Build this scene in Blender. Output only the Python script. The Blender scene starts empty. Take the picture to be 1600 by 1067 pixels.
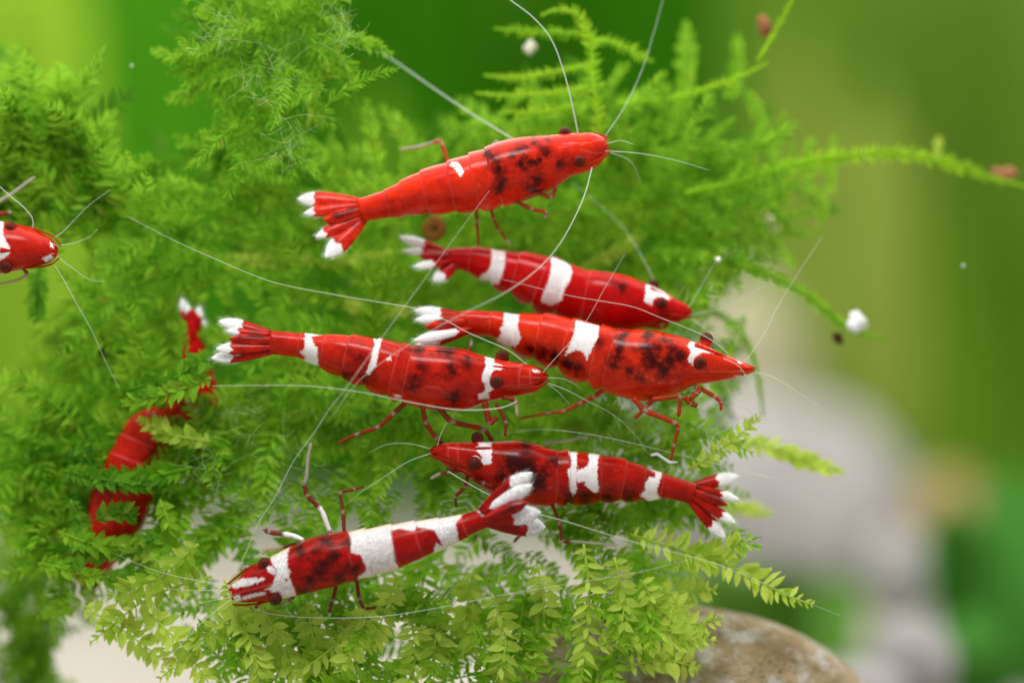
import bpy, math, random
import numpy as np
from mathutils import Vector, Matrix

# ------------------------------------------------------------------ scene, camera, light
scene = bpy.context.scene
C = scene.collection
random.seed(7)
rng = np.random.default_rng(7)
D = 50.0                       # camera distance to the shrimps; 1 unit is about 6 mm

cam_d = bpy.data.cameras.new('camera')
cam_d.sensor_width = 36.0
cam_d.lens = 36.0 * D / 16.0
cam_d.clip_end = 600
cam_d.dof.use_dof = True
cam_d.dof.focus_distance = D - 0.35
cam_d.dof.aperture_fstop = cam_d.lens * 1e-3 / 2.7
cam = bpy.data.objects.new('camera', cam_d)
C.objects.link(cam)
cam.location = (0, -D, 0)
cam.rotation_euler = (math.radians(90), 0, 0)
scene.camera = cam

world = bpy.data.worlds.new('World')
scene.world = world
world.use_nodes = True
bg = world.node_tree.nodes['Background']
bg.inputs[0].default_value = (0.93, 1.0, 0.93, 1)
bg.inputs[1].default_value = 0.46

def area(name, loc, target, sx, sy, power, col=(1, 1, 1)):
    l = bpy.data.lights.new(name, 'AREA')
    l.shape = 'RECTANGLE'; l.size = sx; l.size_y = sy
    l.energy = power; l.color = col
    o = bpy.data.objects.new(name, l); C.objects.link(o)
    o.location = loc
    o.rotation_euler = (Vector(target) - Vector(loc)).to_track_quat('-Z', 'Y').to_euler()
    return o
area('tank_lamp', (0, 42, 34), (0, 42, 0), 90, 110, 88000, (1.0, 0.98, 0.90))
area('flash_softbox', (-4, -17, 22), (0, 0, 0), 11, 8, 7000, (1.0, 0.98, 0.95))

scene.view_settings.view_transform = 'Standard'
scene.view_settings.look = 'None'
scene.view_settings.exposure = 0.0
scene.view_settings.gamma = 1.0
scene.cycles.use_denoising = True
scene.cycles.max_bounces = 8
scene.cycles.transparent_max_bounces = 16
scene.cycles.caustics_reflective = False
scene.cycles.caustics_refractive = False

# ------------------------------------------------------------------ helpers
def P(px, py, y=0.0):
    s = (D + y) / D
    return np.array([(px - 800.0) / 100.0 * s, y, (533.5 - py) / 100.0 * s])

def lin(r, g, b):
    f = lambda c: ((c / 255 + 0.055) / 1.055) ** 2.4 if c > 10 else c / 255 / 12.92
    return (f(r), f(g), f(b), 1)

def mesh_np(name, verts, faces, smooth=True, attrs=None):
    me = bpy.data.meshes.new(name)
    me.from_pydata([tuple(v) for v in verts], [], faces)
    if smooth:
        me.polygons.foreach_set('use_smooth', [True] * len(me.polygons))
    for k, arr in (attrs or {}).items():
        a = me.attributes.new(k, 'FLOAT', 'POINT')
        a.data.foreach_set('value', np.asarray(arr, dtype=np.float32))
    me.update()
    return me

def link(name, me, mat, parent=None, label=None, kind=None):
    o = bpy.data.objects.new(name, me)
    C.objects.link(o)
    if mat is not None:
        if isinstance(mat, (list, tuple)):
            if len(me.materials) == 0:
                for m in mat: me.materials.append(m)
        elif len(me.materials) == 0:
            me.materials.append(mat)
    if parent is not None: o.parent = parent
    if label: o['label'] = label
    if kind: o['kind'] = kind
    return o

def tag(o, label, cat, group=None):
    o['label'] = label; o['category'] = cat
    if group: o['group'] = group
    return o

def thing(name, label, cat, loc, group=None):
    o = bpy.data.objects.new(name, None)
    o.empty_display_size = 0.2
    C.objects.link(o)
    o.location = tuple(loc)
    return tag(o, label, cat, group)

def curve_pts(pts, n):
    """smooth curve through pts (k x dim) -> n points"""
    pts = np.asarray(pts, float)
    if len(pts) < 3:
        t = np.linspace(0, 1, n)[:, None]
        return pts[0] * (1 - t) + pts[-1] * t
    seg = np.linalg.norm(np.diff(pts, axis=0), axis=1)
    s = np.concatenate([[0], np.cumsum(seg)])
    m = np.gradient(pts, s, axis=0)
    q = np.linspace(0, s[-1], n)
    return hermite(s, pts, m, q)

def hermite(s, p, m, q):
    i = np.clip(np.searchsorted(s, q, side='right') - 1, 0, len(s) - 2)
    h = (s[i + 1] - s[i])[:, None]
    t = ((q - s[i]) / (s[i + 1] - s[i]))[:, None]
    return ((2*t**3 - 3*t**2 + 1) * p[i] + (t**3 - 2*t**2 + t) * h * m[i]
            + (-2*t**3 + 3*t**2) * p[i + 1] + (t**3 - t**2) * h * m[i + 1])

def unit(v):
    v = np.asarray(v, float)
    return v / (np.linalg.norm(v) + 1e-12)

def tube(pts, rad, sides=6):
    """tapered tube along 3D pts with radius per point; returns verts, faces"""
    pts = np.asarray(pts, float); n = len(pts)
    T = np.gradient(pts, axis=0)
    T /= np.linalg.norm(T, axis=1)[:, None] + 1e-12
    ref = np.array([0, -1.0, 0.05])
    V = []
    for k in range(n):
        a = np.cross(T[k], ref); a = unit(a) if np.linalg.norm(a) > 1e-4 else np.array([1.0, 0, 0])
        b = np.cross(a, T[k])
        for j in range(sides):
            f = 2 * math.pi * j / sides
            V.append(pts[k] + rad[k] * (math.cos(f) * a + math.sin(f) * b))
    F = []
    for k in range(n - 1):
        for j in range(sides):
            j2 = (j + 1) % sides
            F.append((k*sides + j, k*sides + j2, (k+1)*sides + j2, (k+1)*sides + j))
    F.append(tuple(range(sides))[::-1]); F.append(tuple((n-1)*sides + j for j in range(sides)))
    return V, F

def ball(c, r, nu=18, nv=12, sq=(1, 1, 1)):
    V = [(c[0], c[1], c[2] + r*sq[2])]; F = []
    for i in range(1, nv):
        a = math.pi * i / nv
        for j in range(nu):
            b = 2*math.pi*j/nu
            V.append((c[0] + r*sq[0]*math.sin(a)*math.cos(b), c[1] + r*sq[1]*math.sin(a)*math.sin(b), c[2] + r*sq[2]*math.cos(a)))
    V.append((c[0], c[1], c[2] - r*sq[2])); last = len(V) - 1
    for j in range(nu): F.append((0, 1 + j, 1 + (j+1) % nu))
    for i in range(nv - 2):
        for j in range(nu):
            a = 1 + i*nu + j; b = 1 + i*nu + (j+1) % nu
            F.append((a, a + nu, b + nu, b))
    for j in range(nu): F.append((last, 1 + (nv-2)*nu + (j+1) % nu, 1 + (nv-2)*nu + j))
    return V, F

# ------------------------------------------------------------------ materials
class NT:
    def __init__(self, name):
        self.m = bpy.data.materials.new(name); self.m.use_nodes = True
        self.t = self.m.node_tree; self.n = self.t.nodes
        self.b = self.n['Principled BSDF']; self.b.inputs['IOR'].default_value = 1.17  # seen under water
        self.out = self.n['Material Output']
    def add(self, typ, **kw):
        x = self.n.new(typ)
        for k, v in kw.items(): setattr(x, k, v)
        return x
    def link(self, a, b): self.t.links.new(a, b)
    def attr(self, name): return self.add('ShaderNodeAttribute', attribute_name=name).outputs['Fac']
    def coord(self): return self.add('ShaderNodeTexCoord').outputs['Object']
    def noise(self, scale, detail=3, rough=0.55, vec=None):
        x = self.add('ShaderNodeTexNoise')
        x.inputs['Scale'].default_value = scale; x.inputs['Detail'].default_value = detail
        x.inputs['Roughness'].default_value = rough
        self.link(vec if vec is not None else self.coord(), x.inputs['Vector'])
        return x.outputs['Fac']
    def math(self, op, a, b=None, c=None):
        x = self.add('ShaderNodeMath', operation=op)
        for i, v in enumerate((a, b, c)):
            if v is None: continue
            if isinstance(v, (int, float)): x.inputs[i].default_value = v
            else: self.link(v, x.inputs[i])
        return x.outputs[0]
    def ramp(self, v, lo, hi, o0=0.0, o1=1.0):
        x = self.add('ShaderNodeMapRange', interpolation_type='SMOOTHSTEP')
        self.link(v, x.inputs[0])
        for i, q in zip((1, 2, 3, 4), (lo, hi, o0, o1)): x.inputs[i].default_value = q
        return x.outputs[0]
    def mix(self, f, a, b):
        x = self.add('ShaderNodeMix', data_type='RGBA')
        if isinstance(f, (int, float)): x.inputs[0].default_value = f
        else: self.link(f, x.inputs[0])
        for i, v in ((6, a), (7, b)):
            if isinstance(v, tuple): x.inputs[i].default_value = v
            else: self.link(v, x.inputs[i])
        return x.outputs[2]
    def base(self, c):
        if isinstance(c, tuple): self.b.inputs['Base Color'].default_value = c
        else: self.link(c, self.b.inputs['Base Color'])
    def set(self, **kw):
        for k, v in kw.items():
            self.b.inputs[k.replace('_', ' ')].default_value = v
    def bump(self, h, dist, strength=0.5):
        x = self.add('ShaderNodeBump'); x.inputs['Distance'].default_value = dist
        x.inputs['Strength'].default_value = strength
        self.link(h, x.inputs['Height']); self.link(x.outputs[0], self.b.inputs['Normal'])
    def see_through(self, fac, tint=(1, 1, 1, 1)):
        """mix the surface with a tinted transparent one; fac = how solid it is"""
        tr = self.add('ShaderNodeBsdfTransparent'); tr.inputs[0].default_value = tint
        mx = self.add('ShaderNodeMixShader')
        if isinstance(fac, (int, float)): mx.inputs[0].default_value = fac
        else: self.link(fac, mx.inputs[0])
        self.link(tr.outputs[0], mx.inputs[1]); self.link(self.b.outputs[0], mx.inputs[2])
        self.link(mx.outputs[0], self.out.inputs[0])

def shell_material(name, red, deep, dark=(0.022, 0.002, 0.002, 1), speck=0.0, mottle=0.5, alpha=1.0):
    t = NT(name); co = t.coord()
    n1 = t.noise(2.2, 5, 0.6, co); n2 = t.noise(9, 4, 0.6, co); n3 = t.noise(34, 3, 0.6, co)
    f = t.math('ADD', t.math('MULTIPLY', n1, 0.65), t.math('MULTIPLY', n2, 0.35))
    col = t.mix(t.ramp(f, 0.34, 0.68), red, deep)
    hot = (min(1, red[0]*1.25), red[1]*2.6 + 0.01, red[2]*1.2, 1)
    col = t.mix(t.math('MULTIPLY', t.ramp(n2, 0.55, 0.78), 0.55), col, hot)
    # seams between the shell plates
    col = t.mix(t.math('MULTIPLY', t.attr('seam'), 0.16), col, (0.80, 0.17, 0.16, 1))
    # thinner, more orange shell towards the belly
    col = t.mix(t.math('MULTIPLY', t.attr('vent'), 0.5), col, (min(1, red[0]*1.1), red[1]*2.2 + 0.016, red[2]*1.5, 1))
    # dark blotches with ragged edges
    kd = t.math('ADD', t.attr('dark'), t.math('MULTIPLY', t.math('SUBTRACT', n2, 0.5), 30.0))
    kd = t.math('ADD', kd, t.math('MULTIPLY', t.math('SUBTRACT', n3, 0.5), 13.0))
    col = t.mix(t.math('MULTIPLY', t.ramp(kd, -17.0, 7.0), 0.72), col, (0.10, 0.003, 0.002, 1))
    col = t.mix(t.math('MULTIPLY', t.ramp(kd, -7.0, 9.0), 0.9), col, dark)
    fr = t.ramp(n3, 0.68, 0.74)
    col = t.mix(t.math('MULTIPLY', fr, t.math('MULTIPLY', t.attr('freckle'), mottle)), col, dark)
    # white bands
    wcol = t.mix(t.ramp(n2, 0.35, 0.75), (0.86, 0.83, 0.84, 1), (0.74, 0.67, 0.70, 1))
    sp = t.noise(42, 4, 0.75, co)
    wcol = t.mix(t.math('MULTIPLY', t.ramp(sp, 0.44, 0.57), 0.08 + speck), wcol, (0.30, 0.28, 0.31, 1))
    wcol = t.mix(t.attr('cream'), wcol, (0.82, 0.60, 0.44, 1))
    kw = t.math('ADD', t.attr('white'), t.math('MULTIPLY', t.math('SUBTRACT', n3, 0.5), 6.0))
    kw = t.math('ADD', kw, t.math('MULTIPLY', t.math('SUBTRACT', n2, 0.5), 3.0))
    kw = t.math('ADD', kw, t.math('MULTIPLY', t.math('SUBTRACT', sp, 0.5), 13.0))
    wf = t.ramp(kw, -0.9, 1.1)
    col = t.mix(wf, col, wcol)
    t.base(col)
    t.set(Roughness=0.24, Subsurface_Weight=0.22, Subsurface_Scale=0.10, Coat_Weight=0.5, Coat_Roughness=0.13, Coat_IOR=1.22)
    t.b.inputs['Subsurface Radius'].default_value = (1.0, 0.25, 0.2)
    t.bump(n3, 0.010, 0.3)
    if alpha < 1: t.see_through(t.math('MAXIMUM', wf, alpha), (0.9, 0.25, 0.15, 1))
    return t.m

def leg_material(name, red, banding=True, solid=0.8):
    t = NT(name); co = t.coord()
    n = t.noise(7, 3, 0.6, co)
    col = t.mix(t.ramp(n, 0.4, 0.65), red, (red[0]*0.6, red[1]*1.4 + 0.01, red[2], 1))
    col = t.mix(t.attr('clear'), col, (0.55, 0.62, 0.55, 1))
    col = t.mix(t.attr('white'), col, (0.8, 0.8, 0.84, 1))
    t.base(col); t.set(Roughness=0.35)
    s = t.math('SUBTRACT', solid, t.math('MULTIPLY', t.attr('clear'), 0.42))
    s = t.math('MAXIMUM', s, t.attr('white'))
    t.see_through(s, (0.95, 0.6, 0.5, 1))
    return t.m

def simple(name, col, rough=0.5, solid=1.0, tint=(1, 1, 1, 1), spec=0.4):
    t = NT(name); t.base(col); t.set(Roughness=rough)
    t.b.inputs['Specular IOR Level'].default_value = spec
    if solid < 1: t.see_through(solid, tint)
    return t.m

def antenna_material():
    t = NT('antenna')
    n = t.noise(26, 2, 0.5)
    t.base(t.mix(n, (0.62, 0.72, 0.62, 1), (0.85, 0.88, 0.84, 1)))
    t.set(Roughness=0.3)
    t.see_through(0.36, (1, 1, 1, 1))
    return t.m
M_ANT = antenna_material()
M_FRINGE = simple('fringe', (0.75, 0.85, 0.78, 1), 0.4, 0.24)
M_EYE = simple('eye_lens', (0.13, 0.032, 0.026, 1), 0.05, 0.42, (0.80, 0.46, 0.40, 1), 0.7)
M_PUPIL = simple('pupil', (0.004, 0.002, 0.002, 1), 0.15)
M_STALKWHITE = simple('stalk_white', (0.82, 0.78, 0.76, 1), 0.4)

# ------------------------------------------------------------------ shrimps
def sdf_poly(px, py, poly):
    poly = np.asarray(poly, float); n = len(poly)
    d = np.full(px.shape, 1e9); inside = np.zeros(px.shape, bool)
    for i in range(n):
        x1, y1 = poly[i]; x2, y2 = poly[(i + 1) % n]
        ex, ey = x2 - x1, y2 - y1
        t = np.clip(((px - x1)*ex + (py - y1)*ey) / (ex*ex + ey*ey + 1e-9), 0, 1)
        d = np.minimum(d, np.hypot(px - x1 - t*ex, py - y1 - t*ey))
        cond = ((y1 > py) != (y2 > py))
        xi = x1 + (py - y1) / ((y2 - y1) if y2 != y1 else 1e-9) * ex
        inside ^= cond & (px < xi)
    return np.where(inside, d, -d)

def sdf_stroke(px, py, pts, w):
    d = np.full(px.shape, 1e9)
    for (x1, y1), (x2, y2) in zip(pts[:-1], pts[1:]):
        ex, ey = x2 - x1, y2 - y1
        t = np.clip(((px - x1)*ex + (py - y1)*ey) / (ex*ex + ey*ey + 1e-9), 0, 1)
        d = np.minimum(d, np.hypot(px - x1 - t*ex, py - y1 - t*ey))
    return w - d

def to_px(V):
    s = D / (D + V[:, 1])
    return 800 + 100*V[:, 0]*s, 533.5 - 100*V[:, 2]*s

class Shrimp:
    def __init__(s, label, stations, theta, y_tail, y_head, bounds, mats, cuts=(), white=(), cream=None,
                 dark=(), pale=(), freckle=1.0, k=0.82, cream_side=False, group='red and white bee shrimps on the moss'):
        s.mats = mats                     # shell, plain shell, leg
        st = np.asarray(stations, float)  # rows: upper x,y  lower x,y ; tail first
        U, L = st[:, :2], st[:, 2:]
        Cn = (U + L) / 2
        q = np.concatenate([[0], np.cumsum(np.linalg.norm(np.diff(Cn, axis=0), axis=1))])
        s.q = q; s.len = q[-1]
        mU, mL = np.gradient(U, q, axis=0), np.gradient(L, q, axis=0)
        s.fU = lambda v: hermite(q, U, mU, np.atleast_1d(v))
        s.fL = lambda v: hermite(q, L, mL, np.atleast_1d(v))
        s.y0, s.y1, s.th0 = y_tail, y_head, math.radians(theta); s.k = k
        mid = s.frame(np.array([s.len*0.5]))
        s.root = thing('shrimp', label, 'shrimp', (0, 0, 0), group)
        loc = mid['c'][0] - mid['d'][0]*mid['a'][0]
        s.loc = loc; s.root.location = tuple(loc)
        # --- body
        bx = []
        qq = np.linspace(0, s.len, 400); cc = (s.fU(qq) + s.fL(qq)) / 2
        for x in bounds: bx.append(qq[np.argmin(np.abs(cc[:, 0] - x))])
        s.bx = sorted(bx)
        v = list(np.linspace(0, s.len, int(s.len / 2.2)))
        v = [x for x in v if all(abs(x - b) > 2.2 for b in s.bx)]
        for b in s.bx: v += [b - 1.6, b - 0.35, b + 0.35, b + 1.6]
        v = np.array(sorted(v)); fr = s.frame(v)
        mult = np.ones(len(v)); lobe = np.zeros(len(v)); seam = np.zeros(len(v))
        edges = [0.0] + s.bx + [s.len]
        for i, x in enumerate(v):
            j = max(0, np.searchsorted(edges, x) - 1)
            e0, e1 = edges[j], edges[min(j + 1, len(edges) - 1)]
            f = (x - e0) / max(e1 - e0, 1e-6)        # 0 tailward edge .. 1 headward edge
            if j < len(edges) - 2:                    # abdomen plates
                mult[i] = 1 + 0.075 * (0.45 - f)
                if j > 0: lobe[i] = max(0.0, math.sin(math.pi * min(max(f, 0), 1))) ** 0.6
            else:
                mult[i] = 1.018
            if s.bx: seam[i] = max(math.exp(-((x - b) / 1.3) ** 2) for b in s.bx)
        NR = 72
        phi = np.arange(NR) / NR * 2 * math.pi
        cph, sph = np.cos(phi), np.sin(phi)
        sc = np.sign(cph) * np.abs(cph) ** 0.95; ss = np.sign(sph) * np.abs(sph) ** 0.9
        V = []; seamv = []
        for i in range(len(v)):
            vent = np.clip(-cph, 0, 1)
            rad = mult[i] * (1 + 0.46 * (lobe[i] - 0.7) * vent ** 1.3 * (lobe[i] > 0))
            keel = 1 + 0.03 * np.clip(cph, 0, 1) ** 8
            pts = fr['c'][i] + np.outer(sc * rad * keel * fr['a'][i], fr['d'][i]) + np.outer(ss * mult[i] * fr['b'][i], fr['l'][i])
            V.append(pts); seamv += [seam[i]] * NR
        V = np.concatenate(V)
        F = []
        n = len(v)
        for i in range(n - 1):
            for j in range(NR):
                j2 = (j + 1) % NR
                F.append((i*NR + j, i*NR + j2, (i+1)*NR + j2, (i+1)*NR + j))
        tail = fr['c'][0] - fr['t'][0] * fr['a'][0] * 0.35; head = fr['c'][-1] + fr['t'][-1] * 0.02
        V = np.vstack([V, tail, head]); seamv += [0, 0]
        for j in range(NR):
            j2 = (j + 1) % NR
            F.append((n*NR, j2, j)); F.append((n*NR + 1, (n-1)*NR + j, (n-1)*NR + j2))
        px, py = to_px(V)
        w = np.full(len(V), -40.0)
        for p in white: w = np.maximum(w, sdf_poly(px, py, p))
        for p in cuts: w = np.minimum(w, -sdf_poly(px, py, p))
        w = np.clip(w, -40, 40)
        dk = np.full(len(V), -40.0)
        for m in dark:
            if m[0] == 's': dk = np.maximum(dk, sdf_stroke(px, py, m[1], m[2]))
            else: dk = np.maximum(dk, m[2] - np.hypot(px - m[0], py - m[1]))
        dk = np.clip(dk, -40, 40); seamv = np.array(seamv, float)
        for m in pale: seamv = np.maximum(seamv, 1.6*np.clip(sdf_stroke(px, py, m, 1.7), 0, 1))
        cr = np.zeros(len(V))
        if cream is not None:                         # cream where the plates thin out at the belly edge
            vent = np.concatenate([np.tile(np.clip(-cph, -1, 1), n), [0, 0]])
            cr = np.clip((vent - cream) / 0.35, 0, 1)
        if cream_side:
            cr = np.concatenate([np.tile(np.clip((np.abs(sph) - 0.78) / 0.24, 0, 1), n), [0, 0]])
        body_q = np.concatenate([np.repeat(v, NR), [0, s.len]])
        car = s.bx[-1] if s.bx else 0
        fk = np.where(body_q > car, 1.0, 0.25) * freckle
        ventv = np.concatenate([np.tile(np.clip((-cph - 0.25) / 0.6, 0, 1), n), [0, 0]])
        me = mesh_np('body', V - loc, F, True, {'vent': ventv, 'white': w, 'dark': dk, 'cream': cr, 'seam': seamv, 'freckle': fk})
        link('body', me, mats[0], s.root)

    def frame(s, v):
        U, L = s.fU(v), s.fL(v)
        y = s.y0 + (s.y1 - s.y0) * v / s.len
        n = len(v)
        c = np.array([P(*((U[i] + L[i]) / 2), y[i]) for i in range(n)])
        h = np.linalg.norm(U - L, axis=1) / 200.0 * (D + y) / D
        t = np.gradient(c, axis=0) if n > 1 else (s.frame(np.array([v[0]-2, v[0]+2]))['c'][1:] - s.frame(np.array([v[0]-2, v[0]+2]))['c'][:1])
        t = t / np.linalg.norm(t, axis=1)[:, None]
        up = np.stack([U[:, 0] - L[:, 0], np.zeros(n), -(U[:, 1] - L[:, 1])], 1)
        up = up - (up * t).sum(1)[:, None] * t
        up /= np.linalg.norm(up, axis=1)[:, None]
        fw = np.cross(t, up)
        fw *= np.where(fw[:, 1] > 0, -1, 1)[:, None]       # toward the viewer's side
        co, si = math.cos(s.th0), math.sin(s.th0)
        d = co * up + si * fw; l = -si * up + co * fw
        a = h / math.sqrt(co*co + s.k*s.k*si*si)
        return dict(c=c, t=t, up=up, fw=fw, d=d, l=l, a=a, b=a*s.k)

    def nearest(s, px, py):
        v = np.linspace(0, s.len, 300); c = (s.fU(v) + s.fL(v)) / 2
        i = np.argmin(np.hypot(c[:, 0] - px, c[:, 1] - py))
        f = s.frame(v[max(0, i-1):i+2]); k = 1 if i > 0 else 0
        return {q: f[q][min(k, len(f[q]) - 1)] for q in f}

    def eye(s, ctr, base, near, r=9.0, white=False):
        f = s.nearest(*base); co, si = math.cos(s.th0), math.sin(s.th0)
        dy = -(1.08*f['b']*co + 0.66*f['a']*si) if near else (0.8*f['b']*co - 0.62*f['a']*si)
        yc = f['c'][1]
        c3 = P(*ctr, yc + dy) - s.loc
        b3 = P(*base, yc + dy*0.55) - s.loc
        rr = 1.12 * r / 100
        V, F = ball((0, 0, 0), rr)
        e = link('eye', mesh_np('eye', V, F), M_EYE, s.root); e.location = tuple(c3)
        V, F = ball((0, -rr*0.36, 0), rr*0.5, 12, 8)
        link('pupil', mesh_np('pupil', V, F), M_PUPIL, e)
        n = 9; tt = np.linspace(0, 1, n)[:, None]
        pts = (b3 - c3) * (1 - tt) + (-unit(c3 - b3) * rr*0.15) * tt
        rad = rr * (0.72 + 0.2 * np.linspace(0, 1, n)); rad[-1] *= 0.9
        V, F = tube(pts, rad, 12)
        me = mesh_np('eyestalk', V, F)
        me.materials.append(s.mats[1]); me.materials.append(M_STALKWHITE)
        if white:
            for p in me.polygons:
                k = p.index // 12
                if 2 <= k <= 5 and p.normal.y < 0.3 and (p.index % 12) not in (0, 7): p.material_index = 1
        link('eyestalk', me, None, e)

    def blade(s, name, base, tip, w, white_at, yb=0.0, yt=0.0, dark=None, thick=0.026, fringe=True, wside=(1, 1), label=None):
        f = s.nearest(*base); y0 = s.y0
        b3 = P(*base, y0 + yb); t3 = P(*tip, y0 + yt)
        b3 = b3 - 0.09*unit(t3 - b3)
        ax = t3 - b3; Ln = np.linalg.norm(ax); ax /= Ln
        N = unit(0.45*f['d'] + 0.75*np.array([0, -1, 0])); N = unit(N - N.dot(ax)*ax)
        W = np.cross(N, ax)
        tt = np.array([0, .1, .22, .35, .48, .6, .7, .78, .85, .91, .96, 1.0])
        ww = np.interp(tt, [0, .2, .45, .68, .82, .92, .97, 1], [.40, .66, .92, 1.0, .80, .46, .22, .03]) * w * 1.05 / 200
        m = 9; cs = np.linspace(-1, 1, m)
        top, bot, at = [], [], []
        for t, h in zip(tt, ww):
            for c in cs:
                p = b3 + ax*Ln*t + W*h*c*(wside[0] if c < 0 else wside[1])
                prof = (1 - c*c)**0.5 if abs(c) < 1 else 0
                ridge = 0.35*math.exp(-(c/0.18)**2)
                z = thick * (0.25 + 0.75*prof + ridge) * (1 - 0.5*t)
                arch = 0.10 * h * 3 * (1 - c*c)
                top.append(p + N*(z*0.5 + arch)); bot.append(p - N*(z*0.5 - arch))
                at.append((t - white_at - 0.05) * Ln * 100 + (2.5*math.sin(c*5) - 3*c*c))
        K = len(tt); V = np.array(top + bot); F = []
        o = K*m
        for i in range(K - 1):
            for j in range(m - 1):
                F.append((i*m+j, i*m+j+1, (i+1)*m+j+1, (i+1)*m+j)); F.append((o+i*m+j, o+(i+1)*m+j, o+(i+1)*m+j+1, o+i*m+j+1))
            F.append((i*m, (i+1)*m, o+(i+1)*m, o+i*m)); F.append((i*m+m-1, o+i*m+m-1, o+(i+1)*m+m-1, (i+1)*m+m-1))
        for j in range(m - 1):
            F.append((j, o+j, o+j+1, j+1)); e = (K-1)*m
            F.append((e+j, e+j+1, o+e+j+1, o+e+j))
        at = np.array(at + at); px, py = to_px(V)
        dk = np.full(len(V), -8.0)
        if dark: dk = np.maximum(dk, sdf_stroke(px, py, dark, 2.6))
        z0 = np.zeros(len(V))
        me = mesh_np(name, V - s.loc, F, True, {'white': np.clip(at, -40, 40), 'dark': dk, 'cream': z0, 'seam': z0, 'freckle': z0 + 0.2})
        o_ = link(name, me, s.mats[0], s.root, label)
        if fringe:
            V, F = [], []
            for i in range(56):
                t = 0.52 + 0.48 * random.random() ** 0.7; sd = random.choice((-1, 1))
                h = np.interp(t, tt, ww)
                p = b3 + ax*Ln*t + W*h*sd*0.96
                dirn = unit(ax*(0.5 + t) + W*sd*(1.1 - 0.7*t) + 0.25*np.array([random.uniform(-1, 1) for _ in range(3)]))
                l_ = random.uniform(0.05, 0.11); sdv = unit(np.cross(dirn, N)) * 0.005
                k = len(V); V += [p - sdv, p + sdv, p + dirn*l_]; F.append((k, k+1, k+2))
            link('fringe', mesh_np('fringe', np.array(V) - s.loc, F, False), M_FRINGE, o_, kind='stuff')
        return o_

    def leg(s, pts, r0=3.2, r1=1.8, ya=-0.15, yb=-0.1, clear_at=1.1, white=None, name='walking_leg'):
        pts = np.asarray(pts, float)
        fine = []; jn = []
        for i in range(len(pts) - 1):
            m = 7
            for k in range(m):
                t = k / m; fine.append(pts[i]*(1-t) + pts[i+1]*t); jn.append(min(t, 1 - t)*2 if 0 < i or t > 0.5 else 1 - 0*t)
        fine.append(pts[-1]); jn.append(0)
        fine = np.array(fine); n = len(fine)
        # soften the bends
        sm = fine.copy(); sm[1:-1] = 0.25*fine[:-2] + 0.5*fine[1:-1] + 0.25*fine[2:]
        q = np.linspace(0, 1, n); y = ya + (yb - ya) * q
        y0 = (s.y0 + s.y1) / 2
        p3 = np.array([P(*sm[i], y0 + y[i]) for i in range(n)])
        rad = 1.12 * (r0 + (r1 - r0) * q) / 100
        rad = rad * (0.92 + 0.2 * np.sin(np.pi * np.array(jn) ** 0.8) ** 2)
        rad[-1] *= 0.4
        V, F = tube(p3, rad, 8)
        clear = np.repeat(np.clip((q - clear_at) / 0.08, 0, 1) + 0.55*np.array([1 if (0 < i < n-1 and i % 7 == 0) else 0 for i in range(n)]), 8)
        wh = np.zeros(n)
        if white: wh[(q >= white[0]) & (q <= white[1])] = 1
        me = mesh_np(name, np.array(V) - s.loc, F, True, {'clear': np.clip(clear, 0, 1), 'white': np.repeat(wh, 8)})
        return link(name, me, s.mats[2], s.root)

    def antenna(s, pts, r0=1.5, r1=0.5, ya=-0.3, yb=-0.5, name='antenna', ymid=None):
        pts = np.asarray(pts, float); L = np.linalg.norm(np.diff(pts, axis=0), axis=1).sum()
        n = max(10, int(L / 9))
        c = curve_pts(pts, n); q = np.linspace(0, 1, n)
        y = s.y1 + (ya + (yb - ya) * q if ymid is None else np.interp(q, [0, .5, 1], [ya, ymid, yb]))
        p3 = np.array([P(c[i, 0], c[i, 1], y[i]) for i in range(n)])
        rad = 0.44 * (r0 + (r1 - r0) * q ** 0.8) / 100
        V, F = tube(p3, rad, 6)
        return link(name, mesh_np(name, np.array(V) - s.loc, F), M_ANT, s.root)

    def rostrum(s, base, tip, r=4.0, lift=1.0):
        f = s.nearest(*base); g = s.nearest(*tip)
        yb = f['c'][1] - f['a']*math.sin(s.th0)*0.98; yt = g['c'][1] - g['a']*math.sin(s.th0)*lift - 0.03
        n = 10; q = np.linspace(0, 1, n)
        b = np.array(base, float); t = np.array(tip, float)
        p3 = np.array([P(*(b*(1-k) + t*k), yb*(1-k) + yt*k) for k in q])
        V, F = tube(p3, (r*(1 - q)**0.8 + 0.5)/100, 8)
        link('rostrum', mesh_np('rostrum', np.array(V) - s.loc, F), s.mats[1], s.root)

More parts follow.
